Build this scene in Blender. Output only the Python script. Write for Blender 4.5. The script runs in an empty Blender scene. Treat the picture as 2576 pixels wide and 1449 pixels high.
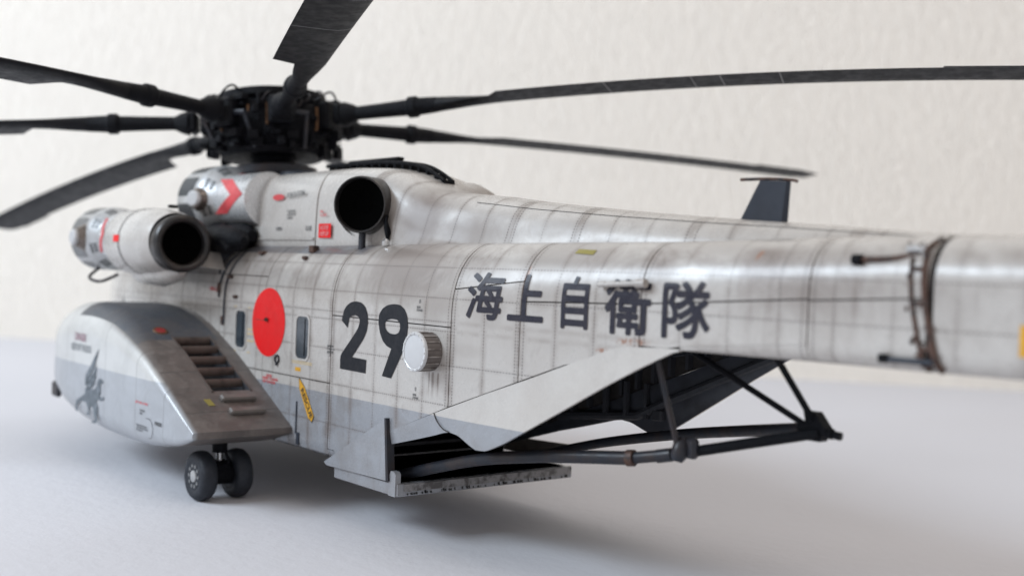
import bpy, bmesh, math, random
import numpy as np
from mathutils import Vector, Matrix

random.seed(4)
SC = bpy.context.scene
COL = SC.collection
S = 1 / 48.0            # the helicopter is a scale model: built in full-size metres under a root scaled by S
R = math.radians

# ------------------------------------------------------------------ camera, world, lamps, exposure
cd = bpy.data.cameras.new('camera')
cam = bpy.data.objects.new('camera', cd)
COL.objects.link(cam)
SC.camera = cam
yaw, pit, rol = R(-39.844), R(-.738), R(2.302)
fw = Vector((math.cos(yaw) * math.cos(pit), math.sin(yaw) * math.cos(pit), math.sin(pit)))
rt = fw.cross(Vector((0, 0, 1))).normalized()
up = rt.cross(fw)
r2 = math.cos(rol) * rt + math.sin(rol) * up
u2 = -math.sin(rol) * rt + math.cos(rol) * up
cam.matrix_world = Matrix(((r2.x, u2.x, -fw.x, -16.71 * S), (r2.y, u2.y, -fw.y, 8.757 * S), (r2.z, u2.z, -fw.z, 3.125 * S), (0, 0, 0, 1)))
cd.sensor_width = 36
cd.lens = 36 * 2858.25 / 2576
cd.clip_start = .01
cd.clip_end = 50
cd.dof.use_dof = True
cd.dof.focus_distance = 12.9 * S
cd.dof.aperture_fstop = cd.lens / 1000 / (.155 * S)
cd.dof.aperture_blades = 0

w_ = bpy.data.worlds.new('World')
SC.world = w_
w_.use_nodes = True
bg = w_.node_tree.nodes['Background']
bg.inputs[0].default_value = (1.0, .945, .915, 1)
bg.inputs[1].default_value = .59

def area(name, loc, target, sx, sy, power, col):
    l = bpy.data.lights.new(name, 'AREA')
    l.shape = 'RECTANGLE'
    l.size = sx * S
    l.size_y = sy * S
    l.energy = power
    l.color = col
    o = bpy.data.objects.new(name, l)
    COL.objects.link(o)
    o.location = Vector(loc) * S
    o.rotation_euler = (Vector(target) - Vector(loc)).to_track_quat('-Z', 'Y').to_euler()
    return o

area('window_light', (24, 56, 43), (-6, 1, 2.5), 46, 21, 23, (.76, .88, 1.0))
area('fill_light', (-30, -2, 52), (-4, 0, 2), 34, 34, 2.4, (1.0, .9, .82))  # added fill lamp, lifts wall and near table; no actual fixture
SC.view_settings.view_transform = 'Standard'
SC.view_settings.look = 'None'
SC.view_settings.gamma = 1
SC.view_settings.exposure = 0

# ------------------------------------------------------------------ node helpers
class NT:
    def __init__(s, name):
        s.m = bpy.data.materials.new(name)
        s.m.use_nodes = True
        s.t = s.m.node_tree
        s.b = s.t.nodes['Principled BSDF']
    def n(s, k, **kw):
        x = s.t.nodes.new(k)
        for a, v in kw.items():
            setattr(x, a, v)
        return x
    def put(s, sock, v):
        if isinstance(v, bpy.types.NodeSocket):
            s.t.links.new(v, sock)
        elif v is not None:
            if sock.type == 'RGBA' and not hasattr(v, '__len__'):
                v = (v, v, v, 1)
            if sock.type == 'RGBA' and len(v) == 3:
                v = (*v, 1)
            sock.default_value = v
    def m_(s, op, a, b=None, c=None, clamp=False):
        x = s.n('ShaderNodeMath', operation=op, use_clamp=clamp)
        for i, v in enumerate((a, b, c)):
            if v is not None:
                s.put(x.inputs[i], v)
        return x.outputs[0]
    def mix(s, f, a, b, blend='MIX'):
        x = s.n('ShaderNodeMix', data_type='RGBA', blend_type=blend)
        s.put(x.inputs[0], f); s.put(x.inputs[6], a); s.put(x.inputs[7], b)
        return x.outputs[2]
    def obj(s):
        return s.n('ShaderNodeTexCoord').outputs['Object']
    def uv(s):
        return s.n('ShaderNodeTexCoord').outputs['UV']
    def xyz(s, v):
        x = s.n('ShaderNodeSeparateXYZ'); s.put(x.inputs[0], v)
        return x.outputs
    def noise(s, vec, scale, detail=4, rough=.55, dist=0, stretch=None):
        if stretch:
            mp = s.n('ShaderNodeMapping'); s.put(mp.inputs[0], vec); mp.inputs['Scale'].default_value = stretch
            vec = mp.outputs[0]
        x = s.n('ShaderNodeTexNoise'); s.put(x.inputs['Vector'], vec)
        x.inputs['Scale'].default_value = scale; x.inputs['Detail'].default_value = detail
        x.inputs['Roughness'].default_value = rough; x.inputs['Distortion'].default_value = dist
        return x.outputs[0]
    def ramp(s, v, a, b, c=0., d=1.):
        x = s.n('ShaderNodeMapRange', interpolation_type='SMOOTHSTEP')
        s.put(x.inputs[0], v)
        for i, q in enumerate((a, b, c, d)):
            s.put(x.inputs[i + 1], q)
        return x.outputs[0]
    def bump(s, h, dist, strength=1.):
        x = s.n('ShaderNodeBump'); x.inputs['Strength'].default_value = strength
        x.inputs['Distance'].default_value = dist; s.put(x.inputs['Height'], h)
        return x.outputs[0]

def simple(name, col, rough=.5, metal=0., vary=.25, scale=3., col2=None, amt=.5, spec=.5, bump=0., edge=None):
    t = NT(name)
    o = t.obj()
    n1 = t.noise(o, scale, 5, .6)
    c2 = col2 or tuple(c * (1 - vary) for c in col)
    c = t.mix(t.ramp(n1, .4, .75, 0, 1 if not col2 else amt * 2), col, c2)
    t.put(t.b.inputs['Base Color'], c)
    t.put(t.b.inputs['Roughness'], t.ramp(t.noise(o, scale * 3, 3), .3, .7, max(.02, rough - .08), rough + .08))
    t.b.inputs['Metallic'].default_value = metal
    t.b.inputs['Specular IOR Level'].default_value = spec
    if bump:
        t.put(t.b.inputs['Normal'], t.bump(t.noise(o, scale * 14, 3), bump))
    return t.m

WHITE = (.53, .507, .48)
GREY = (.30, .315, .345)
BROWN = (.135, .100, .083)

def hull_mat(name, lines=True, lower=True, top=False, brown=1., frames=True, stains=True, coat=.6):
    t = NT(name)
    o = t.obj()
    ox, oy, oz = t.xyz(o)[0:3]
    ux, us = t.xyz(t.uv())[0:2]
    n0 = t.noise(o, .9, 6, .62, .6)
    n1 = t.noise(o, 2.6, 6, .65, .5)
    n2 = t.noise(o, 11, 5, .7)
    nv = t.noise(o, 1., 5, .6, .2, stretch=(9, 9, 1.1))
    base = t.mix(t.ramp(n0, .35, .7), WHITE, (.48, .45, .42))
    base = t.mix(t.ramp(n2, .5, .8, 0, .22), base, (.42, .38, .35))
    if lower:
        g = t.ramp(t.m_('ADD', oz, t.m_('MULTIPLY', t.m_('SUBTRACT', n2, .5), .01)), 1.522, 1.53, 1, 0)
        base = t.mix(g, base, t.mix(t.ramp(n1, .3, .7), GREY, (.27, .28, .30)))
    if top:
        e = t.ramp(us, 3.335, 3.35)
        e = t.m_('MULTIPLY', e, t.ramp(ox, -4.75, -4.5))
        base = t.mix(e, base, t.mix(t.ramp(n1, .3, .7), (.13, .155, .19), (.09, .10, .12)))
    # brown weathering in broad clouds, heavier on the shoulder
    sh = t.m_('MULTIPLY', t.ramp(oz, 2.45, 3.2), t.ramp(oz, 3.52, 3.38))
    cl = t.ramp(n1, .38, .82, 0, .36 * brown)
    cl2 = t.m_('MULTIPLY', t.m_('MULTIPLY', sh, t.ramp(n0, .25, .68)), .72 * brown)
    d = t.m_('MAXIMUM', cl, cl2)
    st = t.ramp(nv, .52, .80, 0, .26 * brown)
    d = t.m_('ADD', d, st, clamp=True)
    if stains:
        # exhaust soot and leaks: patches with their own place
        for (cx, cz, rx, rz, am) in ((-7.0, 2.55, 3.4, 1.0, .20), (-5.25, 3.70, .62, .50, 1.0), (-6.1, 3.60, 1.0, .26, .8), (-5.75, 3.15, 1.25, .50, .95), (-4.9, 3.15, .6, .3, .6), (-6.45, 2.85, .5, .4, .6), (-7.3, 2.95, .45, .5, .5), (-8.3, 3.3, .9, .25, .6), (-9.9, 3.42, .9, .12, .45), (-7.5, 3.62, .9, .12, .5),
                                     (-4.0, 2.95, .6, .4, .25), (-7.1, 2.28, .40, .12, .3), (-8.3, 2.5, .6, .25, .25), (-2.2, 3.1, .7, .3, .5), (-8.1, 3.3, .5, .25, .3)):
            q = t.m_('SQRT', t.m_('ADD', t.m_('POWER', t.m_('DIVIDE', t.m_('SUBTRACT', ox, cx), rx), 2.), t.m_('POWER', t.m_('DIVIDE', t.m_('SUBTRACT', oz, cz), rz), 2.)))
            q = t.m_('ADD', q, t.m_('MULTIPLY', t.m_('SUBTRACT', n1, .5), .9))
            d = t.m_('MAXIMUM', d, t.ramp(q, .25, 1.45, am * .85, 0))
        # run-off under the drum
        for cx, wd in ((-6.52, .025), (-6.62, .018), (-6.45, .012)):
            q = t.m_('ABSOLUTE', t.m_('SUBTRACT', ox, t.m_('ADD', cx, t.m_('MULTIPLY', t.m_('SUBTRACT', n2, .5), .03))))
            a = t.m_('MULTIPLY', t.ramp(q, wd * .4, wd * 1.6, .8, 0), t.m_('MULTIPLY', t.ramp(oz, 1.6, 1.95), t.ramp(oz, 2.02, 1.98)))
            d = t.m_('MAXIMUM', d, a)
    col = t.mix(d, base, BROWN)
    dark = None
    if frames:
        def dist(c, off, step):
            a = t.m_('FRACT', t.m_('ADD', t.m_('DIVIDE', t.m_('ADD', c, off), step), .5))
            return t.m_('MULTIPLY', t.m_('ABSOLUTE', t.m_('SUBTRACT', a, .5)), step)
        dx = dist(ux, 4.33 + 50, .5)
        dots = t.m_('GREATER_THAN', t.m_('FRACT', t.m_('DIVIDE', t.m_('ADD', us, 20.), .034)), .42)
        dotx = t.m_('GREATER_THAN', t.m_('FRACT', t.m_('DIVIDE', t.m_('ADD', ux, 50.), .044)), .42)
        fr = t.m_('MULTIPLY', t.ramp(dx, .005, .012, .85, 0), dots)
        fr = t.m_('MULTIPLY', fr, t.ramp(n0, .34, .62, .22, 1))
        dark = fr
        grime = t.ramp(dx, .0, .075, .42, 0)
        for zz in (1.15, 1.655, 2.09, 2.82, 3.18, 2.56, 2.46):
            q = t.m_('ABSOLUTE', t.m_('SUBTRACT', us, zz))
            row = t.m_('MULTIPLY', t.ramp(q, .004, .010, .75, 0), dotx)
            if zz in (2.56, 2.46):
                row = t.m_('MULTIPLY', row, t.ramp(ox, -6.86, -6.84))
            dark = t.m_('MAXIMUM', dark, row)
            grime = t.m_('MAXIMUM', grime, t.ramp(q, 0, .045, .26, 0))
        # double rivet rows beside the main joints
        for xx in (-4.33, -6.82, -7.85, -9.38, -11.1):
            q = t.m_('ABSOLUTE', t.m_('SUBTRACT', t.m_('ABSOLUTE', t.m_('SUBTRACT', ux, xx)), .055))
            dark = t.m_('MAXIMUM', dark, t.m_('MULTIPLY', t.ramp(q, .005, .012, .8, 0), dots))
            grime = t.m_('MAXIMUM', grime, t.ramp(t.m_('ABSOLUTE', t.m_('SUBTRACT', ux, xx)), 0, .14, .6, 0))
        grime = t.m_('MULTIPLY', grime, t.ramp(n1, .32, .62, .15, 1))
        grime = t.m_('MULTIPLY', grime, t.ramp(ox, -10.5, -8.0, .5, 1))
        col = t.mix(grime, col, (.15, .112, .092))
        nr = t.noise(o, 7, 5, .7, 1.5)
        for (cx, cz, rx, rz) in ((-9.30, 2.53, .30, .05), (-8.95, 2.42, .12, .04), (-10.55, 3.36, .05, .07), (-7.86, 3.1, .04, .22)):
            q = t.m_('SQRT', t.m_('ADD', t.m_('POWER', t.m_('DIVIDE', t.m_('SUBTRACT', ox, cx), rx), 2.), t.m_('POWER', t.m_('DIVIDE', t.m_('SUBTRACT', oz, cz), rz), 2.)))
            col = t.mix(t.m_('MULTIPLY', t.ramp(q, .3, 1.0, .9, 0), t.ramp(nr, .42, .6)), col, (.26, .12, .07))
        col = t.mix(t.m_('MULTIPLY', dark, .8), col, (.10, .085, .08))
    t.put(t.b.inputs['Base Color'], col)
    t.put(t.b.inputs['Roughness'], t.ramp(t.m_('ADD', n2, d), .3, 1.3, .22, .5))
    t.b.inputs['Specular IOR Level'].default_value = .5
    t.b.inputs['Coat Weight'].default_value = coat
    t.b.inputs['Coat Roughness'].default_value = .24
    h = t.m_('MULTIPLY', n0, .6)
    if dark is not None:
        h = t.m_('SUBTRACT', h, t.m_('MULTIPLY', dark, .25))
    t.put(t.b.inputs['Normal'], t.bump(h, .0006, .6))
    return t.m

M = {}
M['hull'] = hull_mat('weathered_hull_paint', top=True)
M['plain'] = hull_mat('weathered_plain_paint', frames=False, stains=False, brown=.8)
M['lip'] = hull_mat('ramp_lip_paint', frames=False, stains=False, brown=.45)
M['spine'] = hull_mat('spine_paint', lower=False, frames=True, brown=.9, coat=.12)
M['dog'] = hull_mat('fairing_paint', lower=False, frames=False, brown=.35, coat=.2)
M['core'] = simple('dark_joint', (.035, .03, .028), .8, scale=5)
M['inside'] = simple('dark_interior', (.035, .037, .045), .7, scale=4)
M['lipin'] = simple('slate_inner_paint', (.05, .055, .068), .4, scale=3, col2=(.03, .03, .036), amt=.5)
M['louvre'] = simple('louvre_brown', (.11, .088, .078), .5, scale=5, col2=(.055, .045, .042), amt=.5, spec=.3)
M['stepm'] = simple('worn_step', (.15, .135, .125), .4, scale=6, spec=.4)
M['screen2'] = simple('grey_intake_screen', (.20, .205, .21), .45, scale=40, metal=.3)
M['black'] = simple('matt_black_metal', (.005, .0055, .008), .5, scale=6, bump=.0003, spec=.13)
M['blade'] = simple('blade_black', (.0085, .009, .0115), .5, scale=2.5, col2=(.014, .014, .015), spec=.16)
M['jointpale'] = simple('pale_joint', (.22, .22, .22), .5)
M['tube'] = simple('worn_black_tube', (.022, .025, .033), .40, scale=3, col2=(.06, .038, .028), amt=.3, spec=.3)
M['rust'] = simple('rusty_hinge_metal', (.085, .042, .028), .6, scale=14, col2=(.015, .014, .016), amt=.6)
M['soot'] = simple('sooty_exhaust', (.018, .017, .018), .36, scale=4, metal=.2, col2=(.06, .048, .04), amt=.35)
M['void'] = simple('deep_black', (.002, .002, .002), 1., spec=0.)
M['silver'] = simple('silver_metal', (.60, .61, .62), .28, metal=.85, scale=3, col2=(.42, .41, .40), amt=.4)
M['ductbrown'] = simple('heat_stained_duct', (.20, .17, .15), .3, metal=.5, scale=5)
M['alu'] = simple('bare_metal_paint', (.50, .51, .52), .35, metal=.35, scale=3, col2=(.36, .35, .34), amt=.4)
M['screen'] = simple('intake_screen', (.03, .035, .04), .5, scale=40)
M['collar'] = simple('bright_collar', (.70, .71, .72), .28, metal=.45, scale=3, vary=.1)
M['bronze'] = simple('bronze_fitting', (.20, .11, .06), .4, metal=.6, scale=9)
M['rubber'] = simple('tyre_rubber', (.017, .020, .027), .6, scale=8, col2=(.03, .034, .044), amt=.4, spec=.35)
M['glass'] = simple('smoked_window', (.030, .042, .055), .12, scale=2, spec=.8)
M['number'] = simple('number_ink', (.010, .012, .017), .5, scale=6, col2=(.022, .022, .026), amt=.35, spec=.25)
M['kanji'] = simple('lettering_ink', (.022, .022, .034), .34, scale=5, col2=(.04, .036, .045), amt=.4, spec=.3)
M['red'] = simple('roundel_red', (.78, .010, .012), .5, scale=3, col2=(.66, .014, .014), amt=.4, spec=.25)
M['stencil_red'] = simple('stencil_red', (.66, .07, .08), .5)
M['stencil_black'] = simple('stencil_black', (.05, .055, .06), .5)
M['yellow'] = simple('marking_yellow', (.70, .36, .02), .5, scale=6, col2=(.5, .26, .03), amt=.3)
M['pale_yellow'] = simple('pale_yellow_line', (.66, .50, .26), .5)
M['lemon'] = simple('lemon_patch', (.26, .22, .05), .5)
M['lineblack'] = simple('marking_black', (.02, .02, .02), .5)
M['emblem'] = simple('emblem_grey', (.09, .11, .13), .5, scale=9, col2=(.20, .23, .26), amt=.4)
M['capwhite'] = simple('drum_cap_white', (.55, .55, .56), .55, scale=3, vary=.08)
M['drum'] = simple('drum_side', (.15, .13, .12), .42, scale=4, col2=(.08, .065, .058), amt=.6)
M['drumrib'] = simple('drum_rib', (.34, .31, .29), .4, scale=9, col2=(.12, .10, .09), amt=.6)
M['antenna'] = simple('antenna_slate', (.030, .036, .050), .5, scale=3, spec=.3)
M['gold'] = M['bronze']

def sponson_mat():
    t = NT('sponson_paint')
    o = t.obj()
    ox, oy, oz = t.xyz(o)[0:3]
    n1 = t.noise(o, 2.2, 6, .65, .6); n2 = t.noise(o, 9, 5, .7)
    base = t.mix(t.ramp(n1, .35, .7), (.55, .55, .54), (.48, .48, .47))
    g = t.ramp(oz, 1.50, 1.512, 1, 0)
    base = t.mix(g, base, t.mix(t.ramp(n1, .3, .7), (.36, .38, .41), (.31, .325, .35)))
    # dirt on the sloping back, a patch bounded by the crest and the outer edge
    m = t.m_('MULTIPLY', t.ramp(ox, .1, -.9), t.ramp(oy, 2.72, 2.64))
    m = t.m_('MULTIPLY', m, t.ramp(t.m_('ADD', oz, t.m_('MULTIPLY', ox, -.5)), 1.6, 2.2))
    db = t.mix(t.ramp(n1, .35, .68), (.125, .104, .093), (.078, .065, .059))
    db = t.mix(t.ramp(n2, .45, .75, 0, .3), db, (.25, .22, .205))
    col = t.mix(t.m_('MULTIPLY', m, t.ramp(n1, .2, .45, .82, .97)), base, db)
    # slate anti-slip field over the top, x -1.35 .. .9
    tp = t.m_('MULTIPLY', t.ramp(ox, -1.37, -1.35), t.ramp(ox, .95, .93))
    tp = t.m_('MULTIPLY', tp, t.m_('MULTIPLY', t.ramp(oy, 2.655, 2.645), t.ramp(oz, 1.85, 1.9)))
    tp = t.m_('MULTIPLY', tp, t.ramp(oy, 1.44, 1.46))
    col = t.mix(tp, col, t.mix(t.ramp(n1, .35, .7), (.060, .068, .083), (.085, .082, .085)))
    e = t.ramp(t.m_('ABSOLUTE', t.m_('SUBTRACT', ox, 1.2)), 0, .02, .5, 0)
    # engraved panel joints
    ln = None
    for xx in (-.45, -1.62, 1.2, -2.55):
        q = t.ramp(t.m_('ABSOLUTE', t.m_('SUBTRACT', ox, xx)), .003, .009, .55, 0)
        ln = q if ln is None else t.m_('MAXIMUM', ln, q)
    ln = t.m_('MULTIPLY', ln, t.ramp(t.m_('SUBTRACT', 1., tp), 0, 1))
    for zz in (1.18, 1.62):
        q = t.m_('MULTIPLY', t.ramp(t.m_('ABSOLUTE', t.m_('SUBTRACT', oz, zz)), .005, .011, .6, 0), t.ramp(oy, 2.66, 2.62))
        ln = t.m_('MAXIMUM', ln, q)
    col = t.mix(ln, col, (.08, .075, .07))
    t.put(t.b.inputs['Base Color'], col)
    t.put(t.b.inputs['Coat Weight'], t.m_('MULTIPLY', t.m_('MULTIPLY', t.m_('SUBTRACT', 1., m), t.m_('SUBTRACT', 1., tp)), .5))
    t.b.inputs['Coat Roughness'].default_value = .14
    t.put(t.b.inputs['Roughness'], t.m_('ADD', t.ramp(n2, .3, .8, .30, .45), t.m_('MULTIPLY', t.m_('MAXIMUM', tp, m), .15)))
    t.put(t.b.inputs['Normal'], t.bump(t.m_('SUBTRACT', n1, ln), .0006, .4))
    return t.m
M['sponson'] = sponson_mat()

def table_mat():
    t = NT('white_table_paper')
    o = t.obj()
    n1 = t.noise(o, 3, 4, .5); n2 = t.noise(o, 220, 3, .6)
    t.put(t.b.inputs['Base Color'], t.mix(t.ramp(n1, .3, .7), (.625, .625, .66), (.605, .607, .642)))
    t.b.inputs['Roughness'].default_value = .75
    t.b.inputs['Specular IOR Level'].default_value = .25
    t.put(t.b.inputs['Normal'], t.bump(n2, .0005, .5))
    return t.m
def wall_mat():
    t = NT('cream_wallpaper')
    o = t.obj()
    nv = t.noise(o, 1., 5, .65, .8, stretch=(240, 240, 110)); n2 = t.noise(o, 260, 4, .7); n0 = t.noise(o, 3, 3)
    c = t.mix(t.ramp(n0, .3, .7), (.865, .815, .745), (.84, .79, .72))
    c = t.mix(t.ramp(nv, .45, .8, 0, .18), c, (.77, .72, .67))
    t.put(t.b.inputs['Base Color'], c)
    t.b.inputs['Roughness'].default_value = .85
    t.b.inputs['Specular IOR Level'].default_value = .2
    t.put(t.b.inputs['Normal'], t.bump(t.m_('ADD', nv, t.m_('MULTIPLY', n2, .35)), .0022, .9))
    return t.m

# ------------------------------------------------------------------ mesh helpers
def link(name, me, parent=None, mat=None, label=None, kind=None):
    o = bpy.data.objects.new(name, me)
    COL.objects.link(o)
    if parent is not None:
        o.parent = parent
    if mat is not None and not me.materials:
        me.materials.append(M[mat] if isinstance(mat, str) else mat)
    if label:
        o['label'] = label
    if kind:
        o['kind'] = kind
    return o

def mesh(name, V, F, mat, parent, smooth=False, uv=None, angle=None, label=None, kind=None):
    me = bpy.data.meshes.new(name)
    me.from_pydata([tuple(v) for v in V], [], F)
    if uv is not None:
        l = me.uv_layers.new(name='UVMap')
        for p in me.polygons:
            for li in p.loop_indices:
                l.data[li].uv = uv[me.loops[li].vertex_index]
    bm = bmesh.new(); bm.from_mesh(me)
    bmesh.ops.recalc_face_normals(bm, faces=bm.faces)
    bm.to_mesh(me); bm.free()
    if smooth:
        for p in me.polygons:
            p.use_smooth = True
        if angle:
            me.set_sharp_from_angle(angle=R(angle))
    return link(name, me, parent, mat, label, kind)

class B:
    """collects simple solids into one mesh"""
    def __init__(s):
        s.V = []; s.F = []
    def add(s, V, F):
        k = len(s.V); s.V += [tuple(v) for v in V]; s.F += [tuple(i + k for i in f) for f in F]
        return s
    def box(s, c, d, rot=None, bev=0):
        c = Vector(c); hx, hy, hz = (q / 2 for q in d)
        rot = rot or Matrix.Identity(3)
        if bev:
            b = min(bev, hx * .9, hy * .9, hz * .9)
            V = []
            for sx in (-1, 1):
                for sy in (-1, 1):
                    for sz in (-1, 1):
                        for k in range(3):
                            q = [hx, hy, hz]
                            for j in range(3):
                                if j != k: q[j] -= b
                            V.append(c + rot @ Vector((sx * q[0], sy * q[1], sz * q[2])))
            bm = bmesh.new()
            vs = [bm.verts.new(v) for v in V]
            bmesh.ops.convex_hull(bm, input=vs)
            bmesh.ops.dissolve_limit(bm, angle_limit=.02, verts=bm.verts, edges=bm.edges)
            bm.verts.index_update()
            s.add([v.co.copy() for v in bm.verts], [[v.index for v in f.verts] for f in bm.faces]); bm.free()
            return s
        V = [c + rot @ Vector((x * hx, y * hy, z * hz)) for x in (-1, 1) for y in (-1, 1) for z in (-1, 1)]
        return s.add(V, [(0, 1, 3, 2), (4, 6, 7, 5), (0, 4, 5, 1), (2, 3, 7, 6), (0, 2, 6, 4), (1, 5, 7, 3)])
    def lathe(s, c, axis, prof, n=24, cap=True):
        """prof: list of (t along axis, radius)"""
        c = Vector(c); a = Vector(axis).normalized()
        e = a.orthogonal().normalized(); f = a.cross(e)
        V = []; F = []
        for t, r in prof:
            for k in range(n):
                q = 2 * math.pi * k / n
                V.append(c + a * t + (e * math.cos(q) + f * math.sin(q)) * r)
        for i in range(len(prof) - 1):
            for k in range(n):
                F.append((i * n + k, i * n + (k + 1) % n, (i + 1) * n + (k + 1) % n, (i + 1) * n + k))
        if cap:
            F.append(tuple(range(n))); F.append(tuple((len(prof) - 1) * n + k for k in range(n)))
        return s.add(V, F)
    def rod(s, p, q, r, n=12, r2=None):
        p = Vector(p); q = Vector(q)
        return s.lathe(p, q - p, [(0, r), ((q - p).length, r if r2 is None else r2)], n)
    def tube(s, pts, r, n=12, steps=6):
        P = [Vector(p) for p in pts]
        if steps > 1 and len(P) > 2:
            Q = []
            for i in range(len(P) - 1):
                a = P[max(i - 1, 0)]; b = P[i]; c = P[i + 1]; d = P[min(i + 2, len(P) - 1)]
                for k in range(steps):
                    t = k / steps
                    Q.append(.5 * ((2 * b) + (c - a) * t + (2 * a - 5 * b + 4 * c - d) * t * t + (3 * b - a - 3 * c + d) * t ** 3))
            P = Q + [P[-1]]
        V = []; F = []
        e = None
        for i, p in enumerate(P):
            t = (P[min(i + 1, len(P) - 1)] - P[max(i - 1, 0)]).normalized()
            e = t.orthogonal().normalized() if e is None else (e - t * e.dot(t)).normalized()
            f = t.cross(e)
            rr = r(i / (len(P) - 1)) if callable(r) else r
            for k in range(n):
                q = 2 * math.pi * k / n
                V.append(p + (e * math.cos(q) + f * math.sin(q)) * rr)
        for i in range(len(P) - 1):
            for k in range(n):
                F.append((i * n + k, i * n + (k + 1) % n, (i + 1) * n + (k + 1) % n, (i + 1) * n + k))
        F.append(tuple(range(n))); F.append(tuple((len(P) - 1) * n + k for k in range(n)))
        return s.add(V, F)
    def prism(s, poly, off):
        """poly: 3d outline, extruded by vector off"""
        n = len(poly); off = Vector(off)
        V = [Vector(p) for p in poly] + [Vector(p) + off for p in poly]
        return s.add(V, [tuple(range(n)), tuple(range(n, 2 * n))] + [(k, (k + 1) % n, n + (k + 1) % n, n + k) for k in range(n)])
    def build(s, name, mat, parent, smooth=None, angle=35, label=None, kind=None):
        return mesh(name, s.V, s.F, mat, parent, True if smooth is None else smooth, angle=angle, label=label, kind=kind)

def lerp(x, tab):
    if x <= tab[0][0]: return tab[0][1]
    for (a, u), (b, v) in zip(tab, tab[1:]):
        if x <= b:
            return u + (v - u) * (x - a) / (b - a)
    return tab[-1][1]

# ------------------------------------------------------------------ root things
heli = bpy.data.objects.new('helicopter_model', None)
COL.objects.link(heli)
heli.scale = (S, S, S)
heli['label'] = 'weathered white and grey navy helicopter scale model number 29 standing on white table'
heli['category'] = 'model helicopter'
heli.empty_display_size = 1

tb = B(); tb.box((0, 0, -.012), (2.9, 2.9, .024))
c41, s41 = math.cos(R(41.3)), math.sin(R(41.3))
# wall stands on the line through (26.2,-4.7) and (.6,-27.2) in model metres
wn = Vector((s41, -c41, 0)); wd_ = Vector((c41, s41, 0))
wo = wn * (20.95 * S)
V = [wd_ * -1.6 + wn * (20.95 * S), wd_ * 1.9 + wn * (20.95 * S), wd_ * 1.9 + wn * (-1.25), wd_ * -1.6 + wn * (-1.25)]
B().prism([(v.x, v.y, -.02) for v in V], (0, 0, .02)).build('table_surface', table_mat(), None, False).__setitem__('kind', 'structure')
V = [wd_ * -1.7 + wn * (20.95 * S), wd_ * 2.0 + wn * (20.95 * S), wd_ * 2.0 + wn * (20.95 * S + .05), wd_ * -1.7 + wn * (20.95 * S + .05)]
B().prism([(v.x, v.y, -.3) for v in V], (0, 0, 1.9)).build('wall', wall_mat(), None, False).__setitem__('kind', 'structure')

# ------------------------------------------------------------------ hull surface
ZS = 2.6
def hw(x):
    if x < -6.82: return max(.62, 1.345 + (x + 6.82) * .105)
    return lerp(x, [(-6.82, 1.345), (2.4, 1.345), (3.2, 1.27), (4.2, .98), (5.0, .68), (5.6, .36), (5.9, .05)])
def ztop(x): return lerp(x, [(-14.5, 3.56), (-12, 3.56), (-11, 3.54), (-9.4, 3.49), (-6.8, 3.455), (-4.3, 3.42), (2.5, 3.40), (4, 3.2), (5, 2.75), (5.6, 2.3), (5.9, 1.9)])
def zbot(x):
    return lerp(x, [(-9.85, 2.49), (-9.84, 2.49), (-8.5, 2.25), (-6.82, 1.64), (-5.66, 1.21), (-4.61, .74), (-4.60, .72), (3, .72), (4.5, .85), (5.4, 1.15), (5.9, 1.7)]) if x > -9.85 else 2.49
def RBT(x): return lerp(x, [(-14, .16), (-11, .13), (-9.9, .03), (-9.8, .02)])
def section(x, closed):
    """list of (s, y, z) from the bottom middle up to the roof middle; s = height on the flat side"""
    w = hw(x); zt = ztop(x); zb = zbot(x); zs = min(ZS, zt - .35) if x > 2.5 else ZS
    if x < -6.5: zs = lerp(x, [(-14.5, 3.15), (-12, 3.15), (-11, 3.05), (-9.35, 2.92), (-7.85, 2.76), (-6.8, 2.62), (-6.5, 2.6)])
    out = []
    rb = .10 if x > -4.605 else RBT(x)
    rb = min(rb, w * .4)
    if closed:
        out.append((zb + rb - math.pi / 2 * rb - (w - rb), 0, zb))
        for k in range(6):
            a = math.pi / 2 * k / 5
            out.append((zb + rb - rb * (math.pi / 2 - a), w - rb + rb * math.sin(a), zb + rb - rb * math.cos(a)))
    else:
        out.append((zb, w, zb))
    zz = out[-1][2]
    for k in range(1, 5):
        out.append((zz + (zs - zz) * k / 4, w, zz + (zs - zz) * k / 4))
    ry = lerp(x, [(-12, .40), (-11, .44), (-9.35, .50), (-7.85, .56), (-6.8, .60)]); ry = min(ry, w * .75); rz = zt - zs
    s = zs; py, pz = w, zs
    N = 16
    for k in range(1, N + 1):
        a = math.pi / 2 * k / N
        y = w - ry + ry * math.cos(a) ** (2 / 2.15); z = zs + rz * math.sin(a) ** (2 / 2.15)
        s += math.hypot(y - py, z - pz); py, pz = y, z
        out.append((s, y, z))
    out.append((s + py, 0, zt + .02))
    return out
_sc = {}
def sec(x):
    k = round(x, 4)
    if k not in _sc:
        _sc[k] = section(x, x > -4.605 or x < -9.8305)
    return _sc[k]
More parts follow.
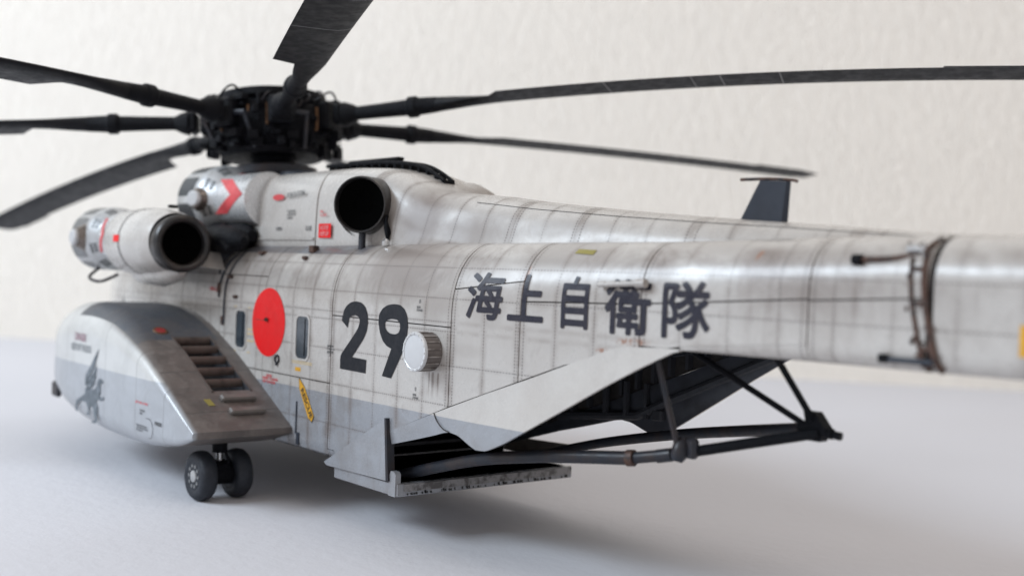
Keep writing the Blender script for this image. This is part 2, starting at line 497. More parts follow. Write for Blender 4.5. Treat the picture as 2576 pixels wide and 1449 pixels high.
def hull(x, s, off=0., side=1):
    T = sec(x)
    i = 0
    while i < len(T) - 2 and T[i + 1][0] < s: i += 1
    a, b = T[i], T[i + 1]
    f = (s - a[0]) / max(1e-6, b[0] - a[0]); f = min(max(f, 0), 1)
    y = a[1] + (b[1] - a[1]) * f; z = a[2] + (b[2] - a[2]) * f
    if off:
        # smooth normal from neighbouring segments
        def nrm(j):
            j = min(max(j, 0), len(T) - 2)
            dy, dz = T[j + 1][1] - T[j][1], T[j + 1][2] - T[j][2]
            l = math.hypot(dy, dz) or 1
            return dz / l, -dy / l
        n0 = nrm(i); n1 = nrm(i + 1 if f > .5 else i - 1); g = abs(f - .5)
        ny = n0[0] * (1 - g) + n1[0] * g; nz = n0[1] * (1 - g) + n1[1] * g
        l = math.hypot(ny, nz) or 1
        y += ny / l * off; z += nz / l * off
    return (x, side * y, z)
def smax(x): return sec(x)[-1][0]
def smin(x): return sec(x)[0][0]

def panel(name, parent, x0, x1, s0, s1, side=1, gap=.007, mat='hull', off=0., depth=.018, label=None, taper=None):
    """one skin panel between two stations and two girth limits (numbers or functions of x)"""
    f0 = s0 if callable(s0) else (lambda x: s0); f1 = s1 if callable(s1) else (lambda x: s1)
    xa, xb = min(x0, x1) + gap, max(x0, x1) - gap
    nx = max(2, int((xb - xa) / .16) + 1); ns = 30
    X = [xa + (xb - xa) * i / nx for i in range(nx + 1)]
    for q in (-4.6, -4.61, -9.829, -9.832):
        if xa + .02 < q < xb - .02: X = [v for v in X if abs(v - q) > .03] + [q]
    X.sort(); nx = len(X) - 1
    V = []; UV = []; F = []
    for i in range(nx + 1):
        x = X[i]
        a = max(f0(x), smin(x)) + gap; b = min(f1(x), smax(x)); 
        if b < smax(x) - .01: b -= gap
        for j in range(ns + 1):
            s = a + (b - a) * j / ns
            V.append(hull(x, s, off, side)); UV.append((x, s))
    for i in range(nx):
        for j in range(ns):
            k = i * (ns + 1) + j
            F.append((k, k + 1, k + ns + 2, k + ns + 1))
    # rim turned inwards
    rim = [j for j in range(ns + 1)] + [i * (ns + 1) + ns for i in range(1, nx + 1)] + [nx * (ns + 1) + j for j in range(ns - 1, -1, -1)] + [i * (ns + 1) for i in range(nx - 1, 0, -1)]
    base = len(V)
    for k in rim:
        x, s = UV[k]
        V.append(hull(x, s, off - depth, side)); UV.append(UV[k])
    for q in range(len(rim)):
        F.append((rim[q], rim[(q + 1) % len(rim)], base + (q + 1) % len(rim), base + q))
    return mesh(name, V, F, mat, parent, True, UV, angle=40, label=label)

fus = None
def shell(name, parent, x0, x1, off, mat, step=.2):
    V = []; F = []; st = []
    xs = list(np.arange(x0, x1 + 1e-6, step))
    rows = []
    for x in xs:
        T = sec(float(x)); n = 30
        row = []
        for side in (1, -1):
            for j in range(n + 1):
                s = T[0][0] + (T[-1][0] - T[0][0]) * j / n
                row.append(hull(float(x), s, off, side))
        rows.append(row)
    m = len(rows[0]); 
    for r in rows: V += r
    h = m // 2
    for i in range(len(rows) - 1):
        for j in range(m - 1):
            if j == h - 1: continue
            F.append((i * m + j, i * m + j + 1, (i + 1) * m + j + 1, (i + 1) * m + j))
    return V, F

# fuselage: a dark inner shell carries the skin panels
V1, F1 = shell('a', None, -4.6, 5.9, -.019, 'core')
V2, F2 = shell('b', None, -9.82, -4.6101, -.019, 'core', .1735)
V3, F3 = shell('c', None, -15.9, -9.84, -.019, 'core', .2)
bb = B(); bb.add(V1, F1); bb.add(V2, F2); bb.add(V3, F3)
fus = mesh('fuselage', bb.V, bb.F, 'core', heli, True, angle=60)

def P(x0, x1, s0, s1, **k):
    for side in (1, -1):
        panel('hull_panel', fus, x0, x1, s0, s1, side, **k)
top = 99.
bot = -9.
XD = (5.9, 4.4, 2.9, 1.4, .2, -1.15)
for a, b in zip(XD, XD[1:]):
    P(a, b, bot, 1.655); P(a, b, 1.655, 2.95); P(a, b, 2.95, top)
P(-1.15, -2.53, bot, 1.655); P(-1.15, -2.53, 1.655, 2.95); P(-1.15, -2.53, 2.95, top)
P(-2.53, -4.33, bot, 1.655); P(-2.53, -4.33, 1.655, top)
low = lambda x: zbot(x)
P(-4.33, -4.6, bot, .83, gap=.001)
P(-4.33, -6.82, lambda x: .83 if x > -4.605 else zbot(x), 2.51); P(-4.33, -6.82, 2.51, top)
P(-6.82, -7.85, low, lambda x: 2.93 + (-6.82 - x) * .12); P(-6.82, -7.85, lambda x: 2.93 + (-6.82 - x) * .12, top)
P(-7.85, -9.38, low, lambda x: 2.84 + (-7.85 - x) * .03); P(-7.85, -9.38, lambda x: 2.84 + (-7.85 - x) * .03, top)
P(-9.835, -11.1, bot, lambda x: 2.50 + RBT(x), gap=.0)
P(-9.38, -11.1, lambda x: 2.495 if x > -9.8305 else 2.495 + RBT(x), lambda x: 2.89 + (-9.38 - x) * .07); P(-9.38, -11.1, lambda x: 2.89 + (-9.38 - x) * .07, top)
P(-11.1, -12.1, bot, lambda x: 3.0 + (-11.1 - x) * .06); P(-11.1, -12.1, lambda x: 3.0 + (-11.1 - x) * .06, top)
P(-12.14, -15.9, bot, top)
B().prism([hull(-15.88, s_, -.01, 1) for s_ in np.linspace(smin(-15.88), smax(-15.88), 24)] + [hull(-15.88, s_, -.01, -1) for s_ in np.linspace(smax(-15.88), smin(-15.88), 24)][1:-1], (.03, 0, 0)).build('tail_bulkhead', 'plain', fus, False)

# flared lips along the ramp opening
def lip(side):
    upper = [(-5.68, 1.225), (-6.05, 1.36), (-6.56, 1.545), (-6.82, 1.635), (-7.4, 1.85), (-8.0, 2.06), (-8.5, 2.245), (-9.13, 2.47), (-9.6, 2.50), (-9.83, 2.50)]
    lower = [(-5.69, 1.075), (-6.2, 1.205), (-6.57, 1.304), (-6.73, 1.35), (-6.86, 1.375), (-7.03, 1.36), (-7.2, 1.30), (-7.36, 1.25), (-7.50, 1.262), (-7.75, 1.375), (-8.6, 1.85), (-9.015, 2.085), (-9.41, 2.295), (-9.76, 2.465), (-9.83, 2.48)]
    n = 60; V = []; F = []; UV = []
    def curve(L, t):
        d = [0]
        for a, b in zip(L, L[1:]): d.append(d[-1] + abs(b[0] - a[0]) )
        x = L[0][0] + (L[-1][0] - L[0][0]) * t
        z = lerp(-x, [(-a, b) for a, b in L])
        return x, z
    for th in (0, 1):
        for i in range(n + 1):
            t = i / n
            xu, zu = curve(upper, t); xl, zl = curve(lower, t)
            fl = lerp(-xl, [(5.69, -.02), (6.5, -.03), (6.9, .0), (7.3, .065), (8., .055), (9.2, .03), (9.83, .0)])
            for j in range(7):
                f = j / 6
                x = xu + (xl - xu) * f; z = zu + (zl - zu) * f
                y = hw(x) + .002 + fl * f ** 1.4 - th * (.05 if j < 6 else .035)
                V.append((x, side * y, z)); UV.append((x, z))
    m = 7; N = (n + 1) * m
    for i in range(n):
        for j in range(m - 1):
            k = i * m + j
            F.append((k, k + 1, k + m + 1, k + m)); F.append((N + k, N + k + 1, N + k + m + 1, N + k + m))
        F.append((i * m + m - 1, (i + 1) * m + m - 1, N + (i + 1) * m + m - 1, N + i * m + m - 1))
        F.append((i * m, (i + 1) * m, N + (i + 1) * m, N + i * m))
    for i in (0, n):
        for j in range(m - 1):
            F.append((i * m + j, i * m + j + 1, N + i * m + j + 1, N + i * m + j))
    o = mesh('ramp_lip', V, F, 'lip', fus, True, UV, angle=40)
    o.data.materials.append(M['lipin'])
    for p in o.data.polygons:
        if all(v >= N for v in p.vertices): p.material_index = 1
    return o
lip(1); lip(-1)
# dark strip beneath the step in the lip seam
B().tube([(-6.575, 1.352, 1.55), (-6.64, 1.353, 1.47), (-6.75, 1.352, 1.40), (-6.86, 1.35, 1.378)], .006, 6).build('lip_joint', 'core', fus)

# ------------------------------------------------------------------ interior
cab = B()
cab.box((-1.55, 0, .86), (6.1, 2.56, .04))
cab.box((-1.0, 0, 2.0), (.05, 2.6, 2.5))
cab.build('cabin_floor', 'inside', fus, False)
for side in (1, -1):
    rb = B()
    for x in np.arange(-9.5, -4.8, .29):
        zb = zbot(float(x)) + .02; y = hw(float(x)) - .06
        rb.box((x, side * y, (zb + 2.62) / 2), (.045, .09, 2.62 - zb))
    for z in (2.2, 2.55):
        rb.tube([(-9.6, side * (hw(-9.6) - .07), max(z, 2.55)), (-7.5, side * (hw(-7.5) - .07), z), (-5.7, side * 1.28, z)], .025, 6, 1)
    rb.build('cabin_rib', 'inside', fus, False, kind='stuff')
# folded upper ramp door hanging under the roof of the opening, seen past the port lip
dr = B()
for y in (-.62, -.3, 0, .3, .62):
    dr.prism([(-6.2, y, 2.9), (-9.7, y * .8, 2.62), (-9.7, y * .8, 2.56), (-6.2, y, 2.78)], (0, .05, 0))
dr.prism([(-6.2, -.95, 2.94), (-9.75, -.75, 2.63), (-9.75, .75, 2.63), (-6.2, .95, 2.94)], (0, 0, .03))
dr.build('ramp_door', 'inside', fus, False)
# starboard sill rail with a bracket
sr = B()
sr.tube([(-5.75, -1.26, 1.30), (-7.2, -1.24, 1.47), (-7.62, -1.2, 1.66), (-9.6, -1.0, 2.46)], .055, 8, 1)
for x0, x1 in ((-6.6, -6.75), (-6.95, -7.1), (-7.3, -7.42)):
    sr.box(((x0 + x1) / 2, -1.21, 1.66), (.05, .06, .42))
sr.box((-7.55, -1.22, 1.52), (.16, .1, .14), bev=.02)
sr.build('sill_rail', 'inside', fus, False)

# ------------------------------------------------------------------ ramp sill, side plates
sill = B(); sill.box((-5.22, -.02, .575), (1.40, 2.74, .15), bev=.012)
sl = sill.build('ramp_sill', 'plain', heli, False)
B().box((-4.57, 0, .76), (.05, 2.64, .30)).build('black_gap_filler', 'void', sl, False)  # added black filler, blocks the bright gap between sill and hull
B().box((-5.22, 0, .654), (1.24, 2.5, .012)).build('sill_shade_sheet', 'void', sl, False)  # black sheet over the sill, paints in the shade below the tubes
st = B(); st.box((-5.925, -.05, .60), (.03, 2.62, .085))
st.build('sill_edge_strip', simple('scraped_strip', (.26, .255, .26), .45, scale=9, col2=(.09, .085, .085), amt=.8), sl, False)
chip = B()
random.seed(7)
for k in range(60):
    y = 1.25 - 2.6 * random.random(); a = random.uniform(.01, .05)
    z = .528 + random.random() * .018
    chip.add([(-5.9265, y, .513), (-5.9265, y + a * .6, .513), (-5.9265, y + a, z), (-5.9265, y + a * .3, z + .01)], [(0, 1, 2, 3)])
chip.build('paint_chips', 'lineblack', sl, False, kind='stuff')
for side in (1, -1):
    y = side * 1.352
    p = B(); p.prism([(-5.66, y, 1.372), (-4.33, y, .675), (-4.40, y, .64), (-5.73, y, .665)], (0, side * .035, 0))
    if side < 0:
        p = B(); p.prism([(-4.33, y, .675), (-5.0, y, .89), (-6.2, y, .94), (-6.05, y, .84), (-5.73, y, .665)], (0, -.035, 0))
    pl = p.build('side_plate', 'plain' if side > 0 else 'stepm', sl, False)
    f_ = B(); f_.prism([(-5.70, side * 1.338, 1.225), (-5.70, side * 1.338, 1.078), (-5.04, side * 1.338, .885), (-4.55, side * 1.338, .735), (-4.6, side * 1.338, .80)], (0, -side * .03, 0)); f_.build('hull_edge_web', 'lipin', fus, False)
    if side < 0: continue
    e = B(); e.prism([(-5.735, y - side * .06, .665), (-5.66, y - side * .06, 1.385), (-5.70, y - side * .06, 1.385), (-5.785, y - side * .06, .665)], (0, side * .10, 0))
    e.build('side_plate_edge', 'tube', sl, False)
    g = B(); g.prism([(-5.90, y - side * .06, .50), (-5.90, y - side * .06, .76), (-5.87, y - side * .06, .785), (-5.80, y - side * .06, .79), (-5.76, y - side * .06, .70), (-5.76, y - side * .06, .50)], (0, side * .075, 0))
    g.build('sill_end_plate', 'plain', sl, False)

# ------------------------------------------------------------------ marks on the hull
def decal(name, tris_pts, faces, mat, parent, off=.006, label=None):
    """flat x/s points laid on the hull side"""
    V = [hull(x, s, off) for x, s in tris_pts]
    return mesh(name, V, faces, mat, parent, False, label=label)

def fill(polys, cuts=(), cutx=()):
    """polygons with holes in the x/s plane -> verts, faces, cut along girth lines so they can bend"""
    cu = bpy.data.curves.new('tmp', 'CURVE'); cu.dimensions = '2D'; cu.fill_mode = 'FRONT'
    for poly in polys:
        sp = cu.splines.new('POLY'); sp.points.add(len(poly) - 1); sp.use_cyclic_u = True
        for p, q in zip(sp.points, poly): p.co = (q[0], q[1], 0, 1)
    o = bpy.data.objects.new('tmp', cu); COL.objects.link(o)
    return _grab(o, cuts, cutx)
def _grab(o, cuts=(), cutx=()):
    bpy.context.view_layer.update()
    dg = bpy.context.evaluated_depsgraph_get()
    me = bpy.data.meshes.new_from_object(o.evaluated_get(dg))
    bm = bmesh.new(); bm.from_mesh(me)
    bmesh.ops.remove_doubles(bm, verts=bm.verts, dist=1e-5)
    for c in cuts:
        bmesh.ops.bisect_plane(bm, geom=bm.verts[:] + bm.edges[:] + bm.faces[:], plane_co=(0, c, 0), plane_no=(0, 1, 0))
    for c in cutx:
        bmesh.ops.bisect_plane(bm, geom=bm.verts[:] + bm.edges[:] + bm.faces[:], plane_co=(c, 0, 0), plane_no=(1, 0, 0))
    bm.verts.index_update()
    V = [(v.co.x, v.co.y) for v in bm.verts]; F = [[v.index for v in f.verts] for f in bm.faces]
    bm.free(); d = o.data; bpy.data.objects.remove(o); bpy.data.curves.remove(d); bpy.data.meshes.remove(me)
    return V, F
def text2d(s, bold=0., cuts=(), space=1.):
    cu = bpy.data.curves.new('tmp', 'FONT'); cu.body = s; cu.offset = bold; cu.space_character = space
    cu.resolution_u = 3
    o = bpy.data.objects.new('tmp', cu); COL.objects.link(o)
    V, F = _grab(o)
    xs = [v[0] for v in V]; ys = [v[1] for v in V]
    return [((x - min(xs)) / (max(xs) - min(xs)), (y - min(ys)) / (max(ys) - min(ys))) for x, y in V], F
def hull_text(name, s, x0, x1, s0, s1, mat, bold=.02, shear=0., off=.006, cuts=0, parent=None):
    """text reading aft (x falls to the right), between x0 (left) and x1 (right)"""
    V, F = text2d(s, bold)
    if cuts:
        bm = bmesh.new(); vs = [bm.verts.new((x, y, 0)) for x, y in V]
        for f in F:
            try: bm.faces.new([vs[i] for i in f])
            except ValueError: pass
        for k in range(1, cuts):
            bmesh.ops.bisect_plane(bm, geom=bm.verts[:] + bm.edges[:] + bm.faces[:], plane_co=(0, k / cuts, 0), plane_no=(0, 1, 0))
        bm.verts.index_update()
        V = [(v.co.x, v.co.y) for v in bm.verts]; F = [[v.index for v in f.verts] for f in bm.faces]; bm.free()
    pts = [(x0 + (x1 - x0) * x, s0 + (s1 - s0) * y + shear * x) for x, y in V]
    return decal(name, pts, F, mat, parent or fus, off)

two = [(-4.57, 2.46), (-4.584, 2.504), (-4.611, 2.583), (-4.671, 2.646), (-4.765, 2.693), (-4.882, 2.71), (-5.01, 2.696), (-5.097, 2.649), (-5.152, 2.568), (-5.166, 2.469), (-5.148, 2.367), (-5.087, 2.27), (-4.97, 2.152), (-4.836, 2.026), (-5.16, 2.019), (-5.154, 1.856), (-4.571, 1.862), (-4.566, 2.026), (-4.713, 2.159), (-4.864, 2.298), (-4.953, 2.388), (-4.988, 2.467), (-4.966, 2.519), (-4.885, 2.541), (-4.8, 2.529), (-4.741, 2.495), (-4.714, 2.377)]
nine = [(-5.392, 2.498), (-5.407, 2.582), (-5.471, 2.651), (-5.571, 2.695), (-5.701, 2.715), (-5.831, 2.708), (-5.924, 2.666), (-5.986, 2.589), (-6.007, 2.486), (-5.996, 2.358), (-5.924, 2.177), (-5.703, 1.85), (-5.511, 1.86), (-5.688, 2.194), (-5.59, 2.216), (-5.497, 2.274), (-5.431, 2.369)]
nineh = [(-5.533, 2.482), (-5.577, 2.522), (-5.67, 2.541), (-5.785, 2.537), (-5.845, 2.501), (-5.855, 2.437), (-5.824, 2.386), (-5.754, 2.364), (-5.653, 2.367), (-5.577, 2.395), (-5.542, 2.433)]
def smoothpoly(P, sharp=.75):
    out = []; n = len(P)
    for i in range(n):
        a, b, c = Vector(P[i - 1]), Vector(P[i]), Vector(P[(i + 1) % n])
        u, v = (b - a), (c - b)
        if u.normalized().dot(v.normalized()) > .60:
            out.append(tuple(b + (a - b) * .25)); out.append(tuple(b - (b * 2 - a - c) * .06)); out.append(tuple(b + (c - b) * .25))
        else:
            out.append(tuple(b))
    return out
cuts = [2.2, 2.3, 2.4, 2.5, 2.6, 2.65, 2.7]
V, F = fill([smoothpoly(two)], cuts)
decal('number_marking', V, F, 'number', fus)
V, F = fill([smoothpoly(nine), smoothpoly(nineh)], cuts)
decal('number_marking', V, F, 'number', fus)
# the seam line crosses the digits
B().box((-5.33, 1.3475, 2.51), (1.66, .006, .008)).build('hatch_groove', 'core', fus, False)

kan = [('海', -7.03, -7.59, 2.62, 3.14), ('上', -7.66, -8.17, 2.635, 3.13), ('自', -8.40, -8.755, 2.60, 3.13), ('衛', -8.95, -9.505, 2.585, 3.12), ('隊', -9.625, -10.155, 2.59, 3.125)]
for ch, a, b, c, d in kan:
    V, F = text2d(ch, 0)
    bm = bmesh.new(); vs = [bm.verts.new((x, y, 0)) for x, y in V]
    for f in F:
        try: bm.faces.new([vs[i] for i in f])
        except ValueError: pass
    for k in range(1, 14):
        bmesh.ops.bisect_plane(bm, geom=bm.verts[:] + bm.edges[:] + bm.faces[:], plane_co=(0, k / 14, 0), plane_no=(0, 1, 0))
    bm.verts.index_update()
    V = [(v.co.x, v.co.y) for v in bm.verts]; F = [[v.index for v in f.verts] for f in bm.faces]; bm.free()
    VV = []; FF = []
    for q in range(9):
        dx = .022 * math.cos(q * math.pi / 4) if q else 0; dy = .024 * math.sin(q * math.pi / 4) if q else 0
        k0 = len(VV)
        VV += [hull(a + (b - a) * (.03 + .94 * x + dx), c + (d - c) * (.03 + .94 * y + dy), .0055 + q * .0003) for x, y in V]
        FF += [[i + k0 for i in f] for f in F]
    mesh('lettering_character', VV, FF, 'kanji', fus, False)

# red sun roundel
cx, cz, rr = -2.665, 2.325, .468
circ = [(cx + rr * math.cos(k * math.pi / 36), cz + rr * math.sin(k * math.pi / 36)) for k in range(72)]
V, F = fill([circ], [2.0, 2.2, 2.4, 2.6, 2.65, 2.7, 2.75])
ro = decal('red_sun_roundel', V, F, 'red', fus)
B().rod((-2.60, 1.35, 2.36), (-2.66, 1.385, 2.36), .028, 8).build('roundel_handle', 'rust', fus)
B().box((-2.45, 1.3505, 2.345), (.30, .004, .007)).build('roundel_groove', 'rust', fus, False)

# stencils
def block(x0, x1, z0, z1, mat='stencil_red', name='stencil'):
    return decal(name, [(x0, z0), (x1, z0), (x1, z1), (x0, z1)], [(0, 1, 2, 3)], mat, fus, .0035)
hull_text('stencil', 'BLADE\nSTOWAGE', -6.165, -6.275, 2.655, 2.715, 'stencil_black', .03)
hull_text('stencil', '0', -6.20, -6.225, 2.745, 2.79, 'stencil_black', .01)
hull_text('stencil', 'BLADE\nSTOWAGE', -6.155, -6.26, 1.665, 1.725, 'stencil_black', .03)
hull_text('stencil', '0', -6.19, -6.215, 1.755, 1.80, 'stencil_black', .01)
hull_text('stencil', 'DANGER', -2.66, -2.82, 1.585, 1.62, 'stencil_red', .03)
hull_text('stencil', 'KEEP CLEAR\nOF DOOR', -2.56, -3.0, 1.50, 1.58, 'stencil_red', .03)
hull_text('stencil', 'FILL', -.80, -1.05, 2.69, 2.745, 'stencil_red', .03)
hull_text('stencil', 'CAUTION', 1.0, .35, 2.33, 2.42, 'stencil_red', .03)
for z in (2.10, 2.025):
    hull_text('stencil', 'JACK', -4.24, -4.40, z, z + .035, 'stencil_black', .03)
block(-4.23, -4.42, 2.078, 2.087, 'stencil_black', 'stencil_line')
block(-4.31, -4.32, 1.99, 2.14, 'stencil_black', 'stencil_line')
# rescue arrow
ar = [(-3.552, 1.665), (-3.71, 1.555), (-3.985, 1.19), (-3.94, 1.105), (-3.84, 1.145), (-3.575, 1.515)]
V, F = fill([ar]); decal('rescue_arrow_edge', V, F, 'lineblack', fus, .003)
ctr = Vector((sum(p[0] for p in ar) / 6, sum(p[1] for p in ar) / 6))
V, F = fill([[tuple(ctr + (Vector(p) - ctr) * .93) for p in ar]]); decal('rescue_arrow', V, F, 'yellow', fus, .005)
V, F = text2d('RESCUE', .03)
a = Vector((-3.652, 1.515)); d = Vector((-3.925, 1.168)) - a; n = Vector((-.62, .62 * .79)).normalized()
decal('rescue_lettering', [tuple(a + d * x + n * (y - .5) * .078) for x, y in V], F, 'lineblack', fus, .007)
block(-3.446, -3.59, 1.735, 1.785, 'yellow', 'yellow_plate')
B().box((-3.518, 1.349, 1.76), (.09, .010, .026), bev=.004).build('yellow_latch', 'yellow', fus, False)
for z in (1.835, 1.858): block(-3.36, -3.88, z, z + .010, 'pale_yellow', 'yellow_line')
for z in (2.02, 2.12, 2.18): block(-2.05, -2.26, z, z + .022, 'pale_yellow', 'yellow_line')
for x0 in (-1.62, -2.06):
    block(x0, x0 - .09, 2.485, 2.50, 'pale_yellow', 'yellow_line'); block(x0, x0 - .09, 1.86, 1.875, 'pale_yellow', 'yellow_line')
V, F = fill([[(-8.36, 3.40), (-8.62, 3.38), (-8.62, 3.45), (-8.36, 3.47)]]); decal('yellow_patch', V, F, 'lemon', fus)
block(-12.79, -13.4, 2.67, 2.90, 'yellow', 'orange_patch')

# windows: pane, rubber seal frame
def window(x0, x1, z0, z1):
    def rr(x0, x1, z0, z1, r, n=6):
        out = []
        for cx, cz, a0 in ((x1 + r, z1 - r, 90), (x0 - r, z1 - r, 0), (x0 - r, z0 + r, -90), (x1 + r, z0 + r, -180)):
            for k in range(n + 1):
                a = R(a0 + 90 - 90 * k / n) if False else R(a0 + 90 * (1 - k / n))
                out.append((cx + r * math.cos(a) * 1, cz + r * math.sin(a)))
        return out
    o = rr(x0 + .03, x1 - .03, z0 - .03, z1 + .03, .10)
    i = rr(x0, x1, z0, z1, .08)
    n = len(o); Y = hw(x0)
    V = [(x, Y + .002, z) for x, z in o] + [(x, Y + .012, z) for x, z in o] + [(x, Y + .012, z) for x, z in i] + [(x, Y - .03, z) for x, z in i]
    F = []
    for k in range(n):
        q = (k + 1) % n
        for a in range(3):
            F.append((a * n + k, a * n + q, (a + 1) * n + q, (a + 1) * n + k))
    win = bpy.data.objects.new('window', None); COL.objects.link(win); win.parent = heli
    mesh('window_frame', V, F, 'plain', win, True, angle=35)
    me = mesh('pane', [(x, Y + .004, z) for x, z in i], [tuple(range(n))], 'glass', win, False)
    b = B(); b.box(((x0 + x1) / 2 - .06, Y + .007, (z0 + z1) / 2), (.012, .006, z1 - z0 - .06)); b.build('window_bar', 'black', win, False)
window(-1.70, -2.0, 1.92, 2.44)
window(-3.45, -3.77, 1.905, 2.455)
window(2.66, 2.42, 2.26, 2.46)

# door rails and small fittings on the port side
g = B()
for pts in ([(-1.11, 1.35, 2.60), (-1.12, 1.345, 2.80), (-1.20, 1.24, 3.12), (-1.30, 1.0, 3.33)], [(-1.30, 1.35, 2.22), (-1.30, 1.352, 2.6), (-1.34, 1.31, 2.93), (-1.42, 1.15, 3.22), (-1.46, .95, 3.34)]):
    g.tube(pts, .018, 6)
g.build('door_rail', 'antenna', fus)
for p, d in (((-1.12, 1.36, 2.74), (.06, .04, .15)), ((-1.27, 1.36, 2.27), (.06, .04, .13)), ((-1.42, 1.33, 2.91), (.12, .06, .05)), ((-1.66, 1.36, 2.63), (.10, .05, .05)),
             ((-2.0, 1.12, 3.27), (.12, .1, .06)), ((-3.3, 1.18, 3.22), (.10, .05, .05)), ((-3.32, 1.06, 3.34), (.12, .10, .10))):
    B().box(p, d, bev=.012).build('roof_fitting', 'rust', fus, False)
B().lathe((-2.955, 1.346, 1.845), (0, 1, 0), [(0, .062), (.02, .062), (.02, .042), (.004, .042)], 20, False).build('tie_down_ring', 'tube', fus)
B().rod((-2.955, 1.36, 1.79), (-2.96, 1.36, 1.76), .022, 8).build('ring_stop', 'tube', fus)
B().box((-3.53, 1.352, 1.13), (.028, .012, .42), bev=.004).build('door_slot', 'antenna', fus, False)
B().box((-3.59, 1.352, .86), (.07, .02, .16), bev=.006).build('door_stop', 'antenna', fus, False)
# latch fitting over the lettering
lt = bpy.data.objects.new('rescue_hoist_latch', None)
b = B()
b.rod((-8.90, hw(-8.93) + .03, 3.05), (-9.43, hw(-9.43) + .05, 3.08), .027, 12)
b.rod((-9.36, hw(-9.36) + .045, 3.075), (-9.47, hw(-9.47) + .05, 3.082), .042, 14)
b.build('handrail', 'plain', fus)
for x in (-8.96, -9.42):
    B().rod((x, hw(x) - .06, 3.05), (x, hw(x) + .04, 3.065), .024, 10).build('handrail_post', 'plain', fus)

# blade stowage drum
dx, dz, dr_ = -6.467, 2.222, .212
D0 = bpy.data.objects.new('stowage_drum', None); COL.objects.link(D0); D0.parent = heli
ax = Vector((-.0, 1, 0))
b = B(); b.lathe((dx, 1.34, dz), ax, [(0, dr_ + .006), (.012, dr_ + .006), (.014, dr_), (.205, dr_)], 16); b.build('drum_body', 'drum', D0, True, angle=15)
b = B(); b.lathe((dx, 1.543, dz), ax, [(0, dr_ + .008), (.024, dr_ + .008), (.030, dr_ - .004)], 32); b.build('drum_cap', 'capwhite', D0, True, angle=30)
for k in range(16):
    a = 2 * math.pi * (k + .5) / 16; r = dr_ + .003
    B().box((dx + r * math.cos(a), 1.452, dz + r * math.sin(a)), (.010, .18, .013), Matrix.Rotation(-a, 3, 'Y')).build('drum_rib', 'drumrib', D0, False)
b = B(); b.lathe((dx, 1.571, dz), ax, [(0, dr_ + .004), (.008, dr_), (.010, dr_ - .018), (.004, dr_ - .026)], 40, False); b.build('cap_rim', 'collar', D0, True, angle=40)
for k in range(16):
    a = 2 * math.pi * k / 16; r = dr_ - .012
    B().lathe((dx + r * math.cos(a), 1.579, dz + r * math.sin(a)), (0, 1, 0), [(0, .012), (.008, .009)], 6).build('rivet', 'capwhite', D0)

# ------------------------------------------------------------------ fairing behind the mast, spine
DG = [(1.0, 0), (1.0, .25), (.99, .5), (.965, .68), (.90, .82), (.80, .92), (.62, .98), (.35, 1.0), (0, 1.0)]
SP = [(1.0, 0), (.90, .035), (.80, .13), (.74, .28), (.68, .50), (.59, .72), (.46, .88), (.27, .97), (0, 1.0)]
ZB = 3.34
def fair(x):
    w = lerp(x, [(-14, .30), (-12, .34), (-10.4, .52), (-9.4, .62), (-6.8, .78), (-5.6, .83), (-4.9, .83), (-4.2, .85), (-3.5, .90), (-3.1, .92), (-1.3, .92), (-1.1, .90)])
    zt = lerp(x, [(-14, 3.57), (-12.5, 3.575), (-11.7, 3.60), (-11.2, 3.635), (-10.4, 3.69), (-9.4, 3.755), (-8.25, 3.84), (-7, 3.95), (-6.2, 4.04), (-5.6, 4.09), (-5.2, 4.13), (-4.85, 4.25), (-4.5, 4.37), (-4.1, 4.45), (-3.5, 4.48), (-1.1, 4.47)])
    k = lerp(x, [(-6.1, 0), (-5.3, .35), (-4.7, .8), (-4.2, 1)])
    return [(w * (a[0] * (1 - k) + b[0] * k), ZB + (zt - ZB) * (a[1] * (1 - k) + b[1] * k)) for a, b in zip(SP, DG)]
def fine(L, n=5):
    # Catmull-Rom through the section
    out = []
    for i in range(len(L) - 1):
        a, b, c, d = (Vector(L[max(i - 1, 0)]), Vector(L[i]), Vector(L[i + 1]), Vector(L[min(i + 2, len(L) - 1)]))
        for k in range(n):
            t = k / n
            out.append(tuple(.5 * ((2 * b) + (c - a) * t + (2 * a - 5 * b + 4 * c - d) * t * t + (3 * b - a - 3 * c + d) * t ** 3)))
    return out + [L[-1]]
def loft(name, xs, fn, mat, parent, cap=True, angle=40, both=True):
    V = []; F = []; UV = []
    for x in xs:
        L = fine(fn(x)); s = 0
        row = []
        for i, (y, z) in enumerate(L):
            if i: s += math.hypot(y - L[i - 1][0], z - L[i - 1][1])
            row.append((y, z, s))
        full = [(y, z, s) for y, z, s in row] + [(-y, z, s) for y, z, s in row[-2::-1]]
        for y, z, s in full:
            V.append((x, y, z)); UV.append((x, s + 10.06))
    m = len(full)
    for i in range(len(xs) - 1):
        for j in range(m - 1):
            F.append((i * m + j, i * m + j + 1, (i + 1) * m + j + 1, (i + 1) * m + j))
    if cap:
        F.append(tuple(range(m))); F.append(tuple((len(xs) - 1) * m + j for j in range(m)))
    return mesh(name, V, F, mat, parent, True, UV, angle=angle)
loft('tail_spine', [-15.9] + list(np.linspace(-12.16, -4.25, 90)), fair, 'spine', heli)
dog = loft('engine_fairing', list(np.linspace(-4.245, -3.12, 14)), fair, 'dog', heli)
loft('work_platform_door', list(np.linspace(-3.105, -1.50, 8)), lambda x: [(y * 1.012, z) for y, z in fair(x)], 'dog', heli)
